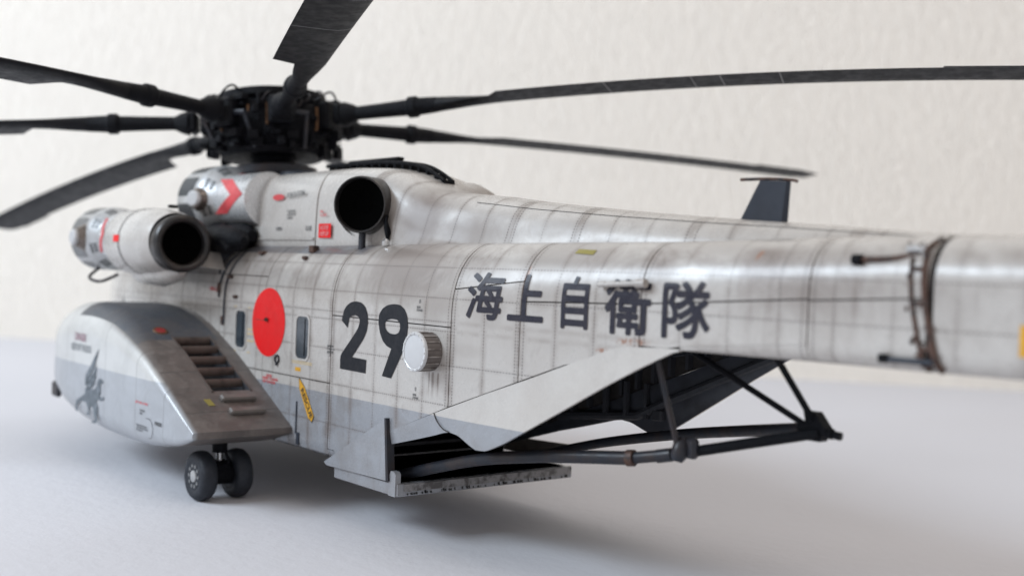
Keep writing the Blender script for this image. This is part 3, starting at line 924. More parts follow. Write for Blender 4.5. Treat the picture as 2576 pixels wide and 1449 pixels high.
loft('fairing_nose', list(np.linspace(-1.49, -.9, 8)), lambda x: [(y * lerp(x, [(-1.49, 1), (-.9, .86)]), ZB + (z - ZB) * lerp(x, [(-1.49, 1), (-.9, .93)])) for y, z in fair(-1.3)], 'dog', heli)
b = B(); b.box((.2, 0, 3.85), (2.6, 1.25, .95), bev=.2); b.build('gearbox_cover', 'dog', heli)
b = B()
b.prism([(-1.52, .935, 3.47), (-3.09, .935, 3.47), (-3.09, .935, 3.50), (-1.52, .935, 3.50)], (0, .02, 0))
b.build('door_step', 'plain', heli, False)
# hinge strip, seam on the spine crest
for yy in (.30,):
    b = B(); pts = []
    for x in np.linspace(-12.0, -6.0, 24):
        L = fine(fair(float(x)), 8); q = min(L, key=lambda p: abs(p[0] / max(1e-3, L[0][0]) - .50))
        pts.append((x, q[0] + .002, q[1] + .003))
    b.tube(pts, .003, 5, 1); b.build('spine_hinge', 'core', heli)
# black cooling duct ladder over the crest
b = B(); pts = [(-1.9, .0, 4.60), (-2.9, 0, 4.60), (-3.6, 0, 4.58), (-4.2, 0, 4.52), (-4.55, 0, 4.42), (-4.85, 0, 4.28)]
for y in (.07, -.07):
    b.tube([(p[0], p[1] + y, p[2]) for p in pts], .028, 8)
b.build('crest_rail', 'black', heli)
lad = heli
for k in range(16):
    x = -2.0 - k * .19; z = lerp(x, [(-4.85, 4.28), (-4.55, 4.42), (-4.2, 4.52), (-3.6, 4.58), (-1.9, 4.60)])
    B().box((x, 0, z - .04), (.045, .17, .10)).build('crest_rail_post', 'black', heli, False)
B().box((-3.1, 0, 4.63), (1.3, .12, .05), bev=.02).build('crest_cover', 'black', heli, False)
b = B(); b.lathe((-4.6, -.42, 3.93), (-1, 0, -.02), [(0, .38), (.25, .36), (.5, .27), (.66, .10)], 24); b.build('fairing_bulge', 'dog', heli)

# writing on the platform door
def side_text(s, x0, x1, z0, z1, y, mat, parent=heli, bold=.02, shear=0., name='stencil'):
    V, F = text2d(s, bold)
    return mesh(name, [(x0 + (x1 - x0) * a, y, z0 + (z1 - z0) * b + shear * a) for a, b in V], F, mat, parent, False)
Y = .938
side_text('WORK PLATFORM', -2.30, -2.80, 4.05, 4.13, Y + .004, 'stencil_black', bold=.015, shear=.03)
el = [(-2.05 + .17 * math.cos(k * math.pi / 12), 4.075 + .045 * math.sin(k * math.pi / 12)) for k in range(24)]
mesh('red_oval', [(x, Y, z) for x, z in el], [tuple(range(24))], 'stencil_red', heli)
side_text('CLOSE AND\nLOCK BOTH\nDOORS', -2.32, -2.56, 3.76, 3.89, Y + .002, 'stencil_black')
side_text('OPEN', -2.02, -2.18, 3.60, 3.65, Y + .004, 'stencil_black'); side_text('CLOSE', -2.86, -3.02, 3.60, 3.66, Y + .004, 'stencil_black')
Y = .931
side_text('FIRE\nACCESS', -3.22, -3.40, 3.79, 3.87, Y + .003, 'stencil_red')
mesh('red_placard', [(x, Y, z) for x, z in ((-3.20, 3.50), (-3.52, 3.50), (-3.52, 3.69), (-3.20, 3.69))], [(0, 1, 2, 3)], 'red', heli)
side_text('NO STEP\nKEEP OFF', -3.25, -3.47, 3.525, 3.665, Y + .004, simple('faded_pink', (.75, .30, .30), .5))

# ------------------------------------------------------------------ exhausts
def exhaust(c, az, r, length, parent, stain='soot', el=0):
    a = Vector((math.cos(R(az)) * math.cos(R(el)), math.sin(R(az)) * math.cos(R(el)), math.sin(R(el))))
    c = Vector(c)
    b = B(); b.lathe(c, a, [(-length, r * 1.06), (-length * .55, r * 1.05), (-.10, r * 1.03), (-.03, r * 1.02), (0, r), (.0, r * .95), (-.04, r * .92), (-.25, r * .88), (-.6, r * .84)], 40, False)
    b.build('exhaust_pipe', stain, parent, angle=50)
    b = B(); b.lathe(c - a * .07, a, [(-.09, r * .3), (-.01, r * .80), (0, r * .905)], 32, False); b.lathe(c - a * .16, a, [(0, r * .35), (.005, r * .3)], 32); b.build('exhaust_dark_plug', 'void', parent)  # black plug near the mouth, stands in for the pipe's dark depth
    return a
ex2 = bpy.data.objects.new('engine', None); COL.objects.link(ex2); ex2.parent = heli
exhaust((-4.46, 1.09, 3.915), 123, .355, .66, ex2)
b = B(); b.lathe((-4.0, .62, 3.9), Vector((-.53, .85, 0)), [(-.2, .44), (.12, .42), (.22, .39)], 32, False); b.build('exhaust_boot', 'soot', ex2)
B().box((-4.38, .98, 3.46), (.09, .07, .30), bev=.015).build('exhaust_strut', 'tube', ex2, False)
b = B()
random.seed(3)
for k in range(5):
    z = 3.45 + k * .05
    b.tube([(-4.72 - .01 * k, .78, 3.42 + k * .02), (-4.74 + random.uniform(-.03, .03), .86, 3.55 + k * .04), (-4.68 - k * .012, .84, 3.78)], .022, 6)
b.build('exhaust_cables', 'black', ex2)
B().lathe((-4.85, .93, 3.41), (0, 0, 1), [(0, .05), (.05, .05), (.08, .02)], 12).build('drain_cap', 'silver', ex2)

# ------------------------------------------------------------------ intakes (particle separators)
def eaps(c, az_boss, parent, ax=(1, 0, 0), r=.52, L=.62, scr='screen'):
    c = Vector(c); a = Vector(ax).normalized()
    b = B(); b.lathe(c, a, [(-L, .41), (-.62, .405), (-.40, .40), (-.38, .40)], 40); cy = b.build('intake_collar', 'collar', parent, angle=30)
    b = B(); b.lathe(c, a, [(-.38, .405), (-.16, r * .97), (-.12, r), (.0, r * 1.01)], 40); b.build('intake_flange', 'alu', parent, angle=50)
    b = B(); b.lathe(c, a, [(.0, r), (.60, r * .99), (.74, r * .86), (.82, r * .62), (.85, .1)], 40); b.build('intake_barrel', 'alu', parent, angle=50)
    # screens sunk round the barrel, each its own piece
    e = a.orthogonal().normalized(); f = a.cross(e)
    if abs(e.z) > .5: e, f = f, e
    for k in range(8):
        V = []; F = []
        for i in range(7):
            q = 2 * math.pi * (k + .14 + .72 * i / 6) / 8
            d = Vector((0, math.cos(q), math.sin(q)))
            d = e * math.cos(q) + f * math.sin(q)
            V += [c + a * .05 + d * (r * 1.012), c + a * .58 + d * (r * 1.004)]
        for i in range(6): F.append((2 * i, 2 * i + 1, 2 * i + 3, 2 * i + 2))
        mesh('intake_screen', V, F, scr, parent, True)
    bd = Vector((math.cos(R(az_boss)), math.sin(R(az_boss)), 0))
    b = B(); b.lathe(c + a * .08 + bd * (r * .80), bd, [(0, .25), (.10, .19), (.20, .14)], 28); b.build('blower_duct', 'ductbrown', parent, angle=30)
    b = B(); b.lathe(c + a * .08 + bd * (r * .80 + .19), bd, [(0, .125), (.055, .125), (.075, .10)], 24); b.build('blower_cap', 'capwhite', parent, angle=30)
    # red chevrons laid on the collar/flange, apex pointing aft
    for k, q0 in enumerate((8, 128, 248) if c.y > 0 else (172, 52, 292)):
        for sg in (1, -1):
            V = []; n = 8
            for i in range(n + 1):
                u = i / n
                for wdt in (0, 1):
                    t = -1.36 + .60 * u + wdt * .40 if L > .8 else -.62 + .16 * u + wdt * .10; ang = R(q0 + sg * 40 * u)
                    d = Vector((0, math.cos(ang), math.sin(ang)))
                    rr_ = lerp(t, [(-1.15, .41), (-.38, .402), (-.2, r)]) + .005
                    V.append(c + a * t + d * rr_)
            F = [(2 * i, 2 * i + 1, 2 * i + 3, 2 * i + 2) for i in range(n)]
            mesh('red_chevron', V, F, 'stencil_red', parent, True)
    # warning print on the flange, dark dashes
    V = []; F = []
    for q0 in (20, 60, 100, 140, 165, 290, 330):
        for i in range(4):
            for rowk in (0, 1):
                q = R(q0 + i * 5); q2 = R(q0 + i * 5 + 3.4)
                k = len(V)
                for (qq, t) in ((q, -.34 + rowk * .09), (q2, -.34 + rowk * .09), (q2, -.275 + rowk * .09), (q, -.275 + rowk * .09)):
                    rr_ = lerp(t, [(-.38, .405), (-.16, r * .97)]) + .004
                    V.append(c + a * t + Vector((0, math.cos(qq), math.sin(qq))) * rr_)
                F.append((k, k + 1, k + 2, k + 3))
    mesh('warning_print', V, F, 'stencil_black', parent)
eaps((-.02, .76, 4.07), 112, ex2, r=.56, L=1.42)

ex1 = bpy.data.objects.new('engine', None); COL.objects.link(ex1); ex1.parent = heli
exhaust((-1.28, 2.0, 3.36), 176, .39, .5, ex1, stain='soot')
b = B(); b.lathe((-1.29, 2.0, 3.36), (-1, .07, 0), [(-.14, .30), (-.02, .30), (.02, .33), (.03, .37), (0, .405), (-.10, .415)], 40, False); b.build('exhaust_rim', 'soot', ex1, angle=60)
b = B(); b.lathe((.62, 1.98, 3.38), (-1, 0, 0), [(-.35, .34), (-.1, .44), (.05, .49), (.6, .50), (.62, .505), (1.2, .49), (1.5, .45), (1.62, .42)], 44, False)
b.build('nacelle', 'dog', ex1, angle=60)
B().lathe((-.05, 1.98, 3.38), (-1, 0, 0), [(0, .508), (.03, .508)], 44, False).build('nacelle_joint', 'core', ex1)
eaps((1.42, 1.98, 3.42), 92, ex1, r=.50, scr='screen2')
mesh('red_placard', [(x, 1.98 + math.sqrt(max(0, .508 ** 2 - (z - 3.38) ** 2)) + .003, z) for x, z in ((.12, 3.36), (-.10, 3.36), (-.10, 3.46), (.12, 3.46), )], [(0, 1, 2, 3)], 'red', ex1)
b = B(); b.prism([(.6, 1.3, 3.25), (-1.0, 1.3, 3.25), (-1.2, 1.3, 3.0), (.9, 1.3, 3.0)], (0, .45, .05)); b.build('nacelle_pylon', 'dog', ex1, False)
b = B(); b.lathe((-.1, 1.9, 2.95), (-1, .05, .03), [(-.9, .1), (-.5, .2), (.3, .24), (.8, .18), (1.05, .07)], 24); b.build('nacelle_keel', 'dog', ex1)
b = B(); b.lathe((-1.75, 1.30, 3.44), (1, 0, .02), [(0, .05), (.15, .16), (.5, .21), (1.6, .20), (2.1, .08)], 18); b.lathe((-1.5, 1.05, 3.52), (1, -.05, 0), [(0, .08), (.2, .18), (1.8, .24), (2.4, .1)], 18); b.tube([(-1.6, 1.45, 3.3), (-1.2, 1.42, 3.5), (-.9, 1.2, 3.66), (-.5, 1.0, 3.66)], .05, 10); b.build('engine_gap_shade', 'black', ex1)  # black bulbs and pipe standing in for the shadowed gap beside the fairing
B().tube([(1.6, 2.1, 2.98), (1.45, 2.35, 2.80), (1.1, 2.3, 2.74), (.9, 2.1, 2.86)], .025, 8).build('drain_pipe', 'tube', ex1)
B().box((-.75, 1.95, 3.90), (.1, .14, .05), bev=.02).build('nacelle_latch', 'black', ex1, False)

# mirrored engine on the far side, simple
ex3 = bpy.data.objects.new('engine', None); COL.objects.link(ex3); ex3.parent = heli
exhaust((-1.28, -2.0, 3.36), 184, .39, .5, ex3)
b = B(); b.lathe((.62, -1.98, 3.38), (-1, 0, 0), [(-.35, .34), (.05, .49), (1.2, .49), (1.62, .42)], 32); b.build('nacelle', 'dog', ex3, angle=60)
eaps((1.42, -1.98, 3.42), -92, ex3, r=.50)

# ------------------------------------------------------------------ sponsons
def spon_sec(x, side):
    zt = lerp(x, [(-3.42, .985), (-2.7, 1.36), (-1.76, 1.83), (-.96, 2.16), (-.5, 2.30), (0, 2.395), (.6, 2.44), (1.4, 2.42), (2.0, 2.32), (2.6, 2.10), (3.0, 1.88), (3.3, 1.6)])
    zb = lerp(x, [(-3.42, .90), (-3.0, .76), (-2.4, .66), (-1.76, .59), (-.9, .54), (0, .55), (.8, .61), (1.6, .73), (2.3, .90), (2.9, 1.14), (3.3, 1.38)])
    yo = lerp(x, [(-3.42, 2.73), (-2.5, 2.745), (-1.5, 2.75), (1.4, 2.74), (2.0, 2.66), (2.6, 2.36), (3.0, 2.0), (3.3, 1.55)])
    r = lerp(x, [(-3.42, .03), (-2.4, .15), (-1.6, .24), (-.8, .36), (0, .46), (2, .55), (3.3, .12)])
    rb = lerp(x, [(-3.42, .03), (-2.4, .18), (-1, .34), (2, .4), (3.3, .1)])
    h = zt - zb; r = min(r, h * .48); rb = min(rb, h * .45)
    if r + rb > h * .95: r *= h * .95 / (r + rb); rb *= h * .95 / (r + rb)
    L = [(1.25, zb + .02)]
    for k in range(6): L.append((1.25 + (yo - rb - 1.25) * (k + 1) / 6, zb))
    for k in range(1, 8):
        a = math.pi / 2 * k / 8; L.append((yo - rb + rb * math.sin(a), zb + rb - rb * math.cos(a)))
    L.append((yo, zb + rb)); L.append((yo, (zb + zt) / 2 + (rb - r) / 2)); L.append((yo, zt - r))
    for k in range(1, 10):
        a = math.pi / 2 * k / 10; L.append((yo - r + r * math.cos(a), zt - r + r * math.sin(a)))
    YS = (2.10, 1.56)
    ys = [yo - r, (yo - r + YS[0]) / 2, YS[0], 1.92, 1.74, YS[1], 1.40, 1.25]
    if yo - r < YS[0] + .05: ys = [yo - r + (1.25 - yo + r) * q / 7 for q in range(8)]
    for y in ys: L.append((y, zt))
    return [(x, side * y, z) for y, z in L]
def sponson(side):
    # slots in the sloping back between these stations for the louvres
    xl0, xl1 = -1.30, -2.62
    xs = [-3.42, -3.2, -2.9, xl1] + list(np.linspace(xl1 + .12, xl0 - .12, 8)) + [xl0, -1.1, -.9, -.7, -.5, -.3, -.1, .1, .4, .8, 1.2, 1.5, 1.8, 2.0, 2.2, 2.4, 2.6, 2.8, 3.0, 3.15, 3.3]
    V = []; F = []
    for x in xs: V += spon_sec(x, side)
    m = len(spon_sec(0, side))
    i0, i1 = xs.index(xl1), xs.index(xl0)
    for i in range(len(xs) - 1):
        for j in range(m - 1):
            if i0 <= i < i1 and m - 6 <= j < m - 3: continue      # louvre well
            F.append((i * m + j, i * m + j + 1, (i + 1) * m + j + 1, (i + 1) * m + j))
    F.append(tuple(range(m))); F.append(tuple((len(xs) - 1) * m + j for j in range(m)))
    sp = mesh('sponson', V, F, 'sponson', heli, True, angle=28)
    zt = lambda x: lerp(x, [(-3.42, .985), (-2.7, 1.36), (-1.76, 1.83), (-.96, 2.16), (-.5, 2.30)])
    y0, y1 = 1.56, 2.10
    # dark well
    w = B()
    for ya in (y0, y1):
        w.add([(xl0, side * ya, zt(xl0)), (xl1, side * ya, zt(xl1)), (xl1 + .1, side * ya, zt(xl1) - .30), (xl0 + .1, side * ya, zt(xl0) - .30)], [(0, 1, 2, 3)])
    w.add([(xl0 + .1, side * y0, zt(xl0) - .30), (xl0 + .1, side * y1, zt(xl0) - .30), (xl1 + .1, side * y1, zt(xl1) - .30), (xl1 + .1, side * y0, zt(xl1) - .30)], [(0, 1, 2, 3)])
    for xx in (xl0, xl1):
        w.add([(xx, side * y0, zt(xx)), (xx, side * y1, zt(xx)), (xx + .1, side * y1, zt(xx) - .30), (xx + .1, side * y0, zt(xx) - .30)], [(0, 1, 2, 3)])
    w.build('louvre_well', 'inside', sp, False)
    n = 5; t = Vector((-1.30 + 2.62, 0, zt(-1.30) - zt(-2.62))).normalized(); nn = Vector((-t.z, 0, t.x))
    for k in range(n):
        f = (k + .5) / n; x = xl0 + (xl1 - xl0) * f; z = zt(x)
        c = Vector((x, side * (y0 + y1) / 2, z))
        L_ = abs(xl1 - xl0) / n
        # curved vane: quarter shell rising to the surface at its aft edge
        prof = [(.48, .010), (.42, .006), (.35, -.014), (.30, -.040), (.285, -.072)]
        Vv = []
        for (a, h) in prof:
            for yy in (y0 + .002, y1 - .002):
                p = Vector((x, 0, z)) + t * (a * L_) * 1.1 + nn * h
                Vv.append((p.x, side * yy, p.z))
        for (a, h) in prof:
            for yy in (y0 + .002, y1 - .002):
                p = Vector((x, 0, z)) + t * (a * L_) * 1.1 + nn * (h - .018)
                Vv.append((p.x, side * yy, p.z))
        q = len(prof); Ff = []
        for i in range(q - 1):
            Ff.append((2 * i, 2 * i + 1, 2 * i + 3, 2 * i + 2)); Ff.append((2 * q + 2 * i, 2 * q + 2 * i + 1, 2 * q + 2 * i + 3, 2 * q + 2 * i + 2))
        Ff.append((0, 1, 2 * q + 1, 2 * q)); Ff.append((2 * q - 2, 2 * q - 1, 4 * q - 1, 4 * q - 2))
        mesh('louvre', Vv, Ff, 'louvre', sp, True, angle=40)
    # frame of the louvre bay
    fr = B()
    for ya in (y0 - .012, y1 + .012):
        fr.prism([(xl0 + .03, side * ya, zt(xl0 + .03) + .004), (xl1 - .03, side * ya, zt(xl1 - .03) + .004), (xl1 - .03, side * ya, zt(xl1 - .03) + .02), (xl0 + .03, side * ya, zt(xl0 + .03) + .02)], (0, .022, 0))
    fr.build('louvre_frame', 'louvre', sp, False)
    # hand steps
    sl = math.atan2(zt(-2.0) - zt(-2.9), .9)
    rot = Matrix.Rotation(-sl, 3, 'Y')
    for x in (-2.82, -3.09):
        B().box((x, side * 1.83, zt(x) + .03), (.12, .50, .075), rot, .02).build('step', 'stepm', sp, False)
    # filler cap with red centre
    b = B(); b.lathe((-1.10, side * 2.22, zt(-1.1) + .002), nn if side else nn, [(0, .105), (.012, .10), (.012, .085)], 24); b.build('filler_cap', 'bronze', sp)
    b = B(); b.lathe((-1.10, side * 2.22, zt(-1.1) + .004), nn, [(0, .075), (.014, .07)], 24); b.build('filler_cap_centre', simple('cap_red', (.30, .03, .03), .5), sp)
    b = B(); b.prism([tuple(Vector((x, side * y, zt(x) + .004))) for x, y in ((-2.79, 2.22), (-2.92, 2.20), (-2.92, 2.29), (-2.79, 2.31))], (0, 0, .004)); b.build('yellow_patch', 'lemon', sp, False)
    return sp
sp = sponson(1); sponson(-1)
def on_sp(name, pts, F, mat, off=.004):
    return mesh(name, [(x, 2.75 + off, z) for x, z in pts], F, mat, sp)
def sp_text(s, x0, x1, z0, z1, mat, bold=.02, shear=0.):
    V, F = text2d(s, bold)
    return on_sp('stencil', [(x0 + (x1 - x0) * a, z0 + (z1 - z0) * b + shear * a) for a, b in V], F, mat)
sp_text('DANGER', .83, .36, 1.85, 1.97, simple('faded_stencil_red', (.30, .16, .20), .5), .02, shear=-.01)
sp_text('KEEP OFF THE BOX', .98, .14, 1.69, 1.80, simple('faded_stencil', (.20, .22, .24), .5), .02)
sp_text('JET FUEL ONLY', -1.62, -2.06, 1.16, 1.20, 'stencil_red', .02)
sp_text('GROUND\nHERE', -1.78, -1.95, 1.03, 1.10, 'stencil_black', .02)
sp_text('PRESSURE REFUELING\nOPEN BEFORE FUELING\nSEE MANUAL', -1.68, -2.08, .80, .89, 'stencil_black', .02)
sp_text('PRESS', -2.30, -2.52, .945, .995, 'stencil_black', .03)
# refuel door outline
rr = [(-2.0, 1.0), (-2.12, 1.0), (-2.20, .96), (-2.235, .89), (-2.235, .80), (-2.20, .755), (-2.12, .75)]
B().tube([(x, 2.752, z) for x, z in rr], .0028, 5, 1).build('refuel_door_edge', 'core', sp)
# griffin emblem, traced as feather and body shapes
def gz(a, b):
    # emblem drawing (0..620 wide, 0..1100 high) -> sponson side
    return (.75 - (a - 255) / 380 * 1.12, 1.80 - (b - 320) / 1060 * 1.12)
shapes = [
    [(575, 325), (552, 440), (530, 560), (490, 660), (440, 760), (425, 880), (398, 885), (393, 790), (412, 700), (455, 620), (505, 490)],
    [(430, 780), (500, 690), (548, 560), (545, 660), (500, 760), (440, 850)], [(432, 840), (500, 770), (545, 680), (540, 750), (500, 820), (440, 890)],
    [(434, 890), (500, 830), (535, 770), (528, 830), (490, 890), (445, 930)],
    [(425, 890), (470, 915), (520, 915), (556, 860), (566, 795), (588, 738), (622, 742), (652, 788), (616, 798), (606, 850), (616, 925), (598, 980), (642, 1000), (650, 960), (664, 1010), (625, 1042), (575, 1030), (558, 1080), (590, 1150), (575, 1230), (585, 1320), (560, 1370), (505, 1375), (512, 1350), (548, 1330), (530, 1240), (520, 1170), (480, 1140), (468, 1200), (478, 1285), (425, 1285), (430, 1262), (450, 1255), (440, 1170), (420, 1115), (350, 1115), (300, 1180), (305, 1280), (268, 1275), (275, 1130), (335, 1070), (395, 1010), (400, 940)]]
for s_ in shapes:
    V, F = fill([[gz(*p) for p in s_]])
    on_sp('griffin_emblem', V, F, 'emblem')
B().rod((3.0, 1.95, 1.30), (3.1, 2.12, 1.28), .04, 10).build('navigation_light', 'red', sp)
B().box((2.2, 2.55, .95), (.3, .08, .25), bev=.03).build('intake_scoop', 'tube', sp, False)

# ------------------------------------------------------------------ main landing gear
def gear(side):
    g = bpy.data.objects.new('landing_gear', None); COL.objects.link(g); g.parent = heli
    X = -2.80
    b = B(); b.rod((X, side * 2.06, 1.0), (X, side * 2.06, .63), .085, 16); b.rod((X, side * 2.06, .78), (X, side * 2.06, .62), .10, 16); b.build('strut', 'black', g)
    b = B(); b.rod((X, side * 2.06, .64), (X, side * 2.06, .48), .045, 16); b.build('piston', 'silver', g)
    b = B(); b.rod((X, side * 1.85, .34), (X, side * 2.28, .34), .07, 16); b.box((X, side * 2.06, .37), (.26, .28, .28), bev=.05); b.rod((X, side * 1.9, .34), (X, side * 2.22, .34), .15, 20); b.build('axle', 'black', g)
    b = B(); b.rod((X - .08, side * 2.06, .70), (X - .17, side * 2.0, .52), .022, 8); b.rod((X - .17, side * 2.0, .52), (X - .08, side * 2.06, .42), .022, 8); b.build('torque_link', 'black', g)
    for y, outer in ((2.31, 1), (1.81, -1)):
        o_ = outer * side
        c = Vector((X, side * y, .325))
        b = B(); b.lathe(c, (0, 1, 0), [(-.10, .185), (-.115, .23), (-.105, .285), (-.07, .315), (-.02, .325), (.02, .325), (.07, .315), (.105, .285), (.115, .23), (.10, .185)], 48, False)
        t = b.build('tyre', 'rubber', g, angle=60)
        b = B(); b.lathe(c, (0, 1, 0), [(-.10, .186), (-.085, .17), (-.085, .02)], 40); b.lathe(c, (0, 1, 0), [(.10, .186), (.085, .17), (.085, .02)], 40); b.build('wheel_disc', 'rubber', g)
        b = B(); b.lathe(c + Vector((0, o_ * .085, 0)), (0, o_, 0), [(0, .085), (.03, .075), (.04, .04), (.045, .01)], 20); b.build('hub_cap', 'alu', g)
        for k in range(10):
            a = 2 * math.pi * k / 10
            B().lathe(c + Vector((.135 * math.cos(a), o_ * .085, .135 * math.sin(a))), (0, o_, 0), [(0, .033), (.025, .024)], 8).build('wheel_bolt', 'screen2', g)
gear(1); gear(-1)
ng = bpy.data.objects.new('nose_gear', None); COL.objects.link(ng); ng.parent = heli
b = B(); b.rod((4.6, 0, 1.0), (4.6, 0, .3), .07, 12); b.build('strut', 'black', ng)
for y in (.16, -.16):
    B().lathe((4.6, y, .30), (0, 1, 0), [(-.08, .15), (-.09, .26), (-.04, .30), (.04, .30), (.09, .26), (.08, .15)], 32).build('tyre', 'rubber', ng, angle=50)

# ------------------------------------------------------------------ tail fold line and antenna
fold = bpy.data.objects.new('tail_fold_joint', None); COL.objects.link(fold); fold.parent = heli
def fx(z): return lerp(z, [(2.48, -12.26), (2.7, -12.19), (3.0, -12.12), (3.2, -12.10), (3.54, -12.07)])
for side in (1, -1):
    b = B(); pts = []
    for k in range(12):
        z_ = 2.50 + k * .087; p = hull(-12.12, z_, .014, side); yy = side * max(abs(p[1]), hw(-12.12) - .06)
        pts.append((fx(z_) + .03, yy, p[2]))
    pts.append((fx(3.5), hull(-12.12, 3.62, .02, side)[1], 3.52))
    b.tube(pts, .025, 8, 2); b.build('fold_frame', 'rust', fold)
    b = B(); b.tube([(p[0] + .11, p[1] + side * .004, p[2]) for p in pts[:11]], .018, 8, 2); b.build('fold_edge', 'rust', fold)
    for k in (2, 6, 9):
        p = pts[k]; B().box((p[0] + .055, p[1] + side * .01, p[2]), (.13, .03, .035), bev=.008).build('fold_lug', 'rust', fold, False)
    random.seed(11)
    b = B()
    for k in range(46):
        p = pts[random.randrange(1, 12)]; a = random.uniform(.008, .028)
        b.box((p[0] + random.uniform(-.05, .16), p[1] + side * .004, p[2] + random.uniform(-.05, .05)), (a, .012, a * random.uniform(.5, 2.5)))
    b.build('rust_chips', 'rust', fold, False, kind='stuff')
    Yf = lambda x: hw(x)
    b = B(); b.tube([(-11.53, side * (Yf(-11.53) - .03), 3.23 + .12), (-11.78, side * (Yf(-11.78) - .05), 3.36), (-11.98, side * (Yf(-11.98) - .1), 3.40)], .024, 8); b.build('hinge_arm', 'rust', fold)
    B().lathe((-11.50, side * (Yf(-11.5) - .03), 3.345), (1, 0, 0), [(-.04, .045), (.04, .045)], 12).build('hinge_knob', 'black', fold)
    B().box((-11.96, side * (Yf(-11.96) - .12), 3.44), (.22, .12, .09), bev=.03).build('hinge_block', 'silver', fold, False)
    B().rod((-11.80, side * (Yf(-11.8) + .02), 2.575), (-12.17, side * (Yf(-12.17) + .02), 2.575), .022, 10).build('fold_latch', 'antenna', fold)
    B().box((-11.78, side * (Yf(-11.78) + .02), 2.58), (.08, .06, .07), bev=.01).build('latch_end', 'black', fold, False)
an = B()
an.add([(-9.66, .03, 3.71), (-10.15, .045, 3.68), (-10.19, 0, 3.68), (-10.15, -.045, 3.68), (-9.66, -.03, 3.71), (-9.62, 0, 3.71),
        (-9.88, .025, 4.105), (-10.18, .03, 4.085), (-10.21, 0, 4.085), (-10.18, -.03, 4.085), (-9.88, -.025, 4.105), (-9.85, 0, 4.105)],
       [(0, 1, 7, 6), (1, 2, 8, 7), (2, 3, 9, 8), (3, 4, 10, 9), (4, 5, 11, 10), (5, 0, 6, 11), (6, 7, 8, 9, 10, 11), (0, 1, 2, 3, 4, 5)])
ant = an.build('blade_antenna', 'antenna', heli, False)
B().tube([(-9.62, 0, 4.122), (-9.95, 0, 4.118), (-10.22, 0, 4.098), (-10.28, 0, 4.08)], .016, 8, 3).build('antenna_tip_wire', 'rust', ant)

# ------------------------------------------------------------------ tow boom
boom = bpy.data.objects.new('tow_boom', None); COL.objects.link(boom); boom.parent = heli
BT = [(-5.50, 1.02, .665), (-6.8, .98, 1.03), (-7.75, .93, 1.215), (-8.25, .86, 1.285), (-8.95, .72, 1.365)]
b = B(); b.tube(BT, lambda t: .068, 16, 8); b.build('boom_tube', 'tube', boom)
b = B(); b.rod(BT[-1], (-9.02, .70, 1.375), .082, 16); b.build('tube_collar', 'rust', boom)
b = B(); b.rod((-9.0, .70, 1.372), (-9.40, .58, 1.455), .058, 16); b.rod((-9.25, .62, 1.42), (-9.40, .58, 1.455), .066, 16); b.build('tube_sleeve', 'tube', boom)
b = B(); b.tube([(-9.35, .60, 1.44), (-10.66, .04, 1.80)], .052, 14, 1); b.build('tube_end', 'black', boom)
b = B(); b.tube([(-5.9, -1.05, .85), (-6.9, -1.0, 1.12), (-8.2, -.85, 1.40), (-9.4, -.5, 1.62), (-10.60, -.02, 1.83)], .06, 14, 8); b.build('boom_tube', 'tube', boom)
b = B(); b.rod((-10.45, .04, 1.84), (-10.78, 0, 1.80), .05, 14); b.rod((-10.74, 0, 1.80), (-10.86, -.01, 1.79), .038, 14); b.build('boom_head', 'black', boom)
b = B(); b.prism([(-10.50, .06, 1.98), (-10.62, .06, 1.98), (-10.74, .06, 1.84), (-10.68, .06, 1.72), (-10.56, .06, 1.72)], (0, -.12, 0)); b.build('boom_bracket', 'black', boom, False)
for p, q, r, m_ in (((-9.42, .88, 2.42), (-9.50, .57, 1.42), .029, 'tube'), ((-9.35, .48, 2.52), (-10.56, .03, 1.83), .030, 'black'), ((-10.42, .48, 2.56), (-10.60, .02, 1.88), .031, 'black')):
    B().rod(p, q, r, 12).build('strut', m_, boom)
b = B(); b.lathe((-9.50, .58, 1.53), (0.05, .28, -1), [(-.10, .04), (-.04, .075), (.08, .08), (.13, .05)], 14); b.build('strut_foot', 'tube', boom)
b = B(); b.box((-9.58, .52, 1.54), (.16, .10, .20), bev=.03); b.build('strut_clamp', 'tube', boom)

# ------------------------------------------------------------------ rotor
T1 = math.tan(R(5.707)); T2 = math.tan(R(.441)); HZ = 5.404
NUP = Vector((T1, T2, 1)).normalized()
HC = Vector((0, 0, HZ))
def frame(az):
    a = R(az); d = Vector((math.cos(a), math.sin(a), -math.cos(a) * T1 - math.sin(a) * T2)).normalized()
    c = NUP.cross(d).normalized()      # towards the leading edge (turns anticlockwise seen from above)
    return d, c
def rp(az, r, c=0., n=0.):
    d, e = frame(az)
    return HC + d * r + e * c + NUP * n
head = bpy.data.objects.new('rotor_head', None); COL.objects.link(head); head.parent = heli
b = B()
b.lathe(HC, NUP, [(-.95, .20), (-.60, .40), (-.50, .78), (-.30, .92), (-.05, .95), (.12, .92), (.24, .80), (.30, .30)], 14); b.build('hub_core', 'black', head)
b = B(); b.lathe(HC, NUP, [(.26, .80), (.30, .86), (.40, .86), (.42, .80), (.38, .74), (.28, .74)], 48, False); b.build('damper_ring', 'black', head)
b = B(); b.lathe(HC, NUP, [(.30, .10), (.36, .80), (.385, .80), (.37, .08)], 40); b.build('hub_plate', 'black', head)
b = B(); b.lathe(HC, NUP, [(-.62, .25), (-.60, .80), (-.52, .84), (-.46, .80), (-.44, .25)], 40); b.build('swashplate', 'black', head)
b = B(); b.lathe(HC, NUP, [(-.95, .62), (-.90, .70), (-.78, .70), (-.74, .55)], 36); b.build('swashplate', 'tube', head)
